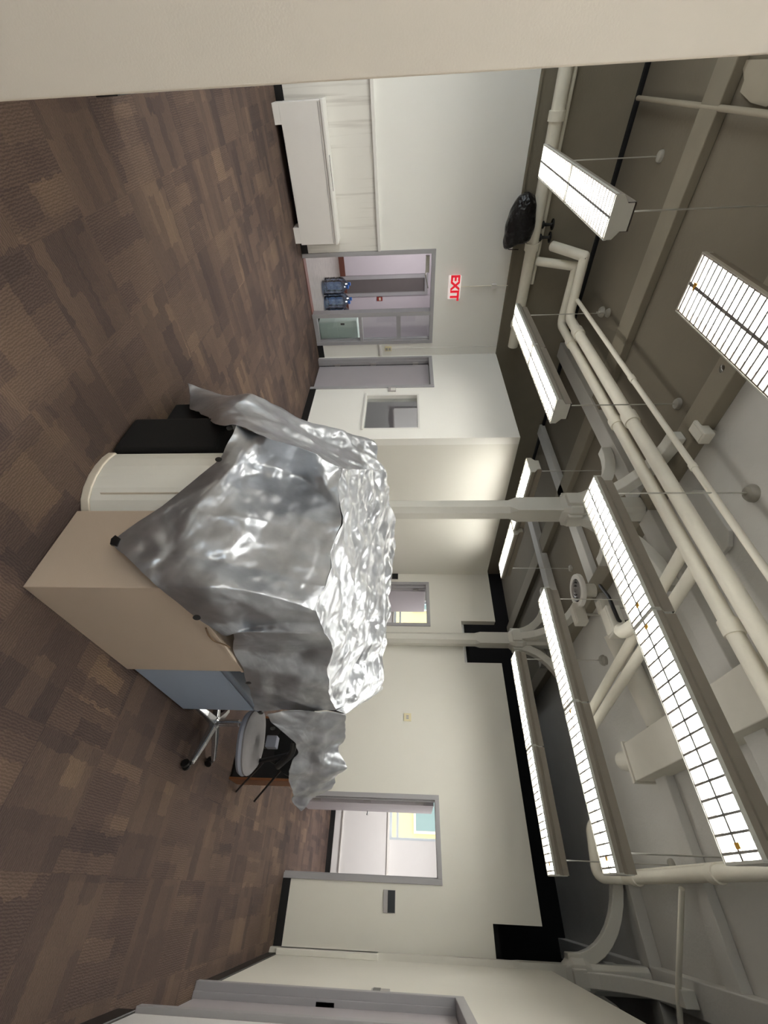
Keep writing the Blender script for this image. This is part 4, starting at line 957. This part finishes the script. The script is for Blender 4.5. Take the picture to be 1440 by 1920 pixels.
# left flap
lq1 = q1[0]; lq2 = q2[0]
L_ = [[front[0], lq1, lq2, back[0]],
      [m1[0], PD(600, 835, 2.95), PD(640, 812, 3.25), PD(690, 826, 3.60)],
      [m2[0], PD(530, 798, 2.75), PD(570, 790, 3.05), PD(603, 813, 3.45)],
      [hem[0], PD(446, 765, 2.62), PD(470, 742, 2.85), PD(490, 748, 3.25)],
      [PD(412, 803, 2.30), PD(408, 772, 2.52), PD(404, 750, 2.82), PD(414, 739, 3.13)],
      [PD(404, 800, 2.34), PD(385, 780, 2.60), PD(355, 766, 2.86), PD(352, 719, 3.03)]]
sheet(L_, 22, 26, tr=.3, tc=.2)
# right side strip and back hang
rs = [[q + np.array([0, 0, 0]) for q in (back[9], q2[9], q1[9], front[9])],
      [PD(713, 1294, 3.55), PD(690, 1310, 3.30), PD(668, 1324, 3.08), PD(645, 1338, 2.86)],
      [PD(640, 1290, 3.75), PD(630, 1300, 3.55), PD(610, 1310, 3.30), PD(560, 1320, 3.0)]]
sheet(rs, 10, 14, amp=.5)
bk = [back, [b + np.array([-.04, .10, -.30]) for b in back], [b + np.array([-.05, .14, -.75]) for b in back]]
sheet(bk, 8, 15)
# wing over the chair
wg = [[PD(640, 1336, 2.86), PD(641, 1368, 3.00), PD(640, 1400, 3.10), PD(637, 1434, 3.20), PD(625, 1468, 3.30), PD(594, 1497, 3.36), PD(563, 1520, 3.38)],
      [PD(600, 1334, 2.78), PD(606, 1366, 2.88), PD(606, 1400, 3.00), PD(604, 1432, 3.06), PD(598, 1462, 3.20), PD(580, 1490, 3.30), PD(560, 1517, 3.37)],
      [PD(552, 1333, 2.74), PD(560, 1362, 2.84), PD(578, 1396, 2.98), PD(576, 1424, 3.08), PD(562, 1452, 3.16), PD(556, 1480, 3.27), PD(557, 1513, 3.36)],
      [PD(498, 1338, 2.72), PD(512, 1358, 2.80), PD(546, 1390, 2.94), PD(556, 1414, 3.02), PD(532, 1442, 3.10), PD(540, 1472, 3.20), PD(555, 1510, 3.35)]]
sheet(wg, 30, 18, tc=.25, amp=1.5)
allv = np.concatenate(TV)
t = thing('silver_tarp', 'crumpled silver tarpaulin draped over the desks and chair', 'tarp', (-1.6, 2.2, 0))
mb = MB(); mb.v = [tuple(p) for p in (allv - np.array([-1.6, 2.2, 0]))]; mb.f = TF
tarp = mb.build('sheet', 'tarp', t)
weld(tarp)
for p in tarp.data.polygons: p.use_smooth = True
tarp.data.set_sharp_from_angle(angle=math.radians(50))
sd = tarp.modifiers.new('thickness', 'SOLIDIFY'); sd.thickness = .003; sd.offset = -1
def grommet(p, nrm):
    me = MB().lathe([(.006, 0), (.016, 0), (.017, .003), (.006, .004)], 16).mesh('grommet')
    o = link('grommet', me, 'plate_black', t, smooth=True); q = Vector(nrm).to_track_quat('Z', 'Y')
    o.rotation_mode = 'QUATERNION'; o.rotation_quaternion = q; o.location = V(p) - Vector((-1.6, 2.2, 0)) + Vector(nrm).normalized() * .022
for (px, py, kind, val, nr) in ((371, 1150, 0, -.885, (1, -.2, .2)), (411, 868, 1, 1.375, (0, -1, .2)), (432, 808, 1, 1.35, (.2, -1, .2)), (467, 1273, 0, -.895, (1, 0, .1)), (512, 1360, 0, -.80, (1, -.4, .2))):
    grommet(pl(px, py, kind, val), nr)
tip = [PY(x, y, 1.41) for x, y in ((206, 1020), (208, 1010), (216, 1003), (226, 1010), (219, 1024))]
c_ = Vector((-1.6, 2.2, 0)); vs = [V(p) - c_ for p in tip] + [V(p) - c_ + Vector((0, .012, 0)) for p in tip]; n = len(tip)
MB().add(vs, [tuple(range(n)), tuple(range(n, 2 * n))[::-1]] + [(i, (i + 1) % n, n + (i + 1) % n, n + i) for i in range(n)]).build('corner_patch', 'plate_black', t)['label'] = 'black reinforced corner'
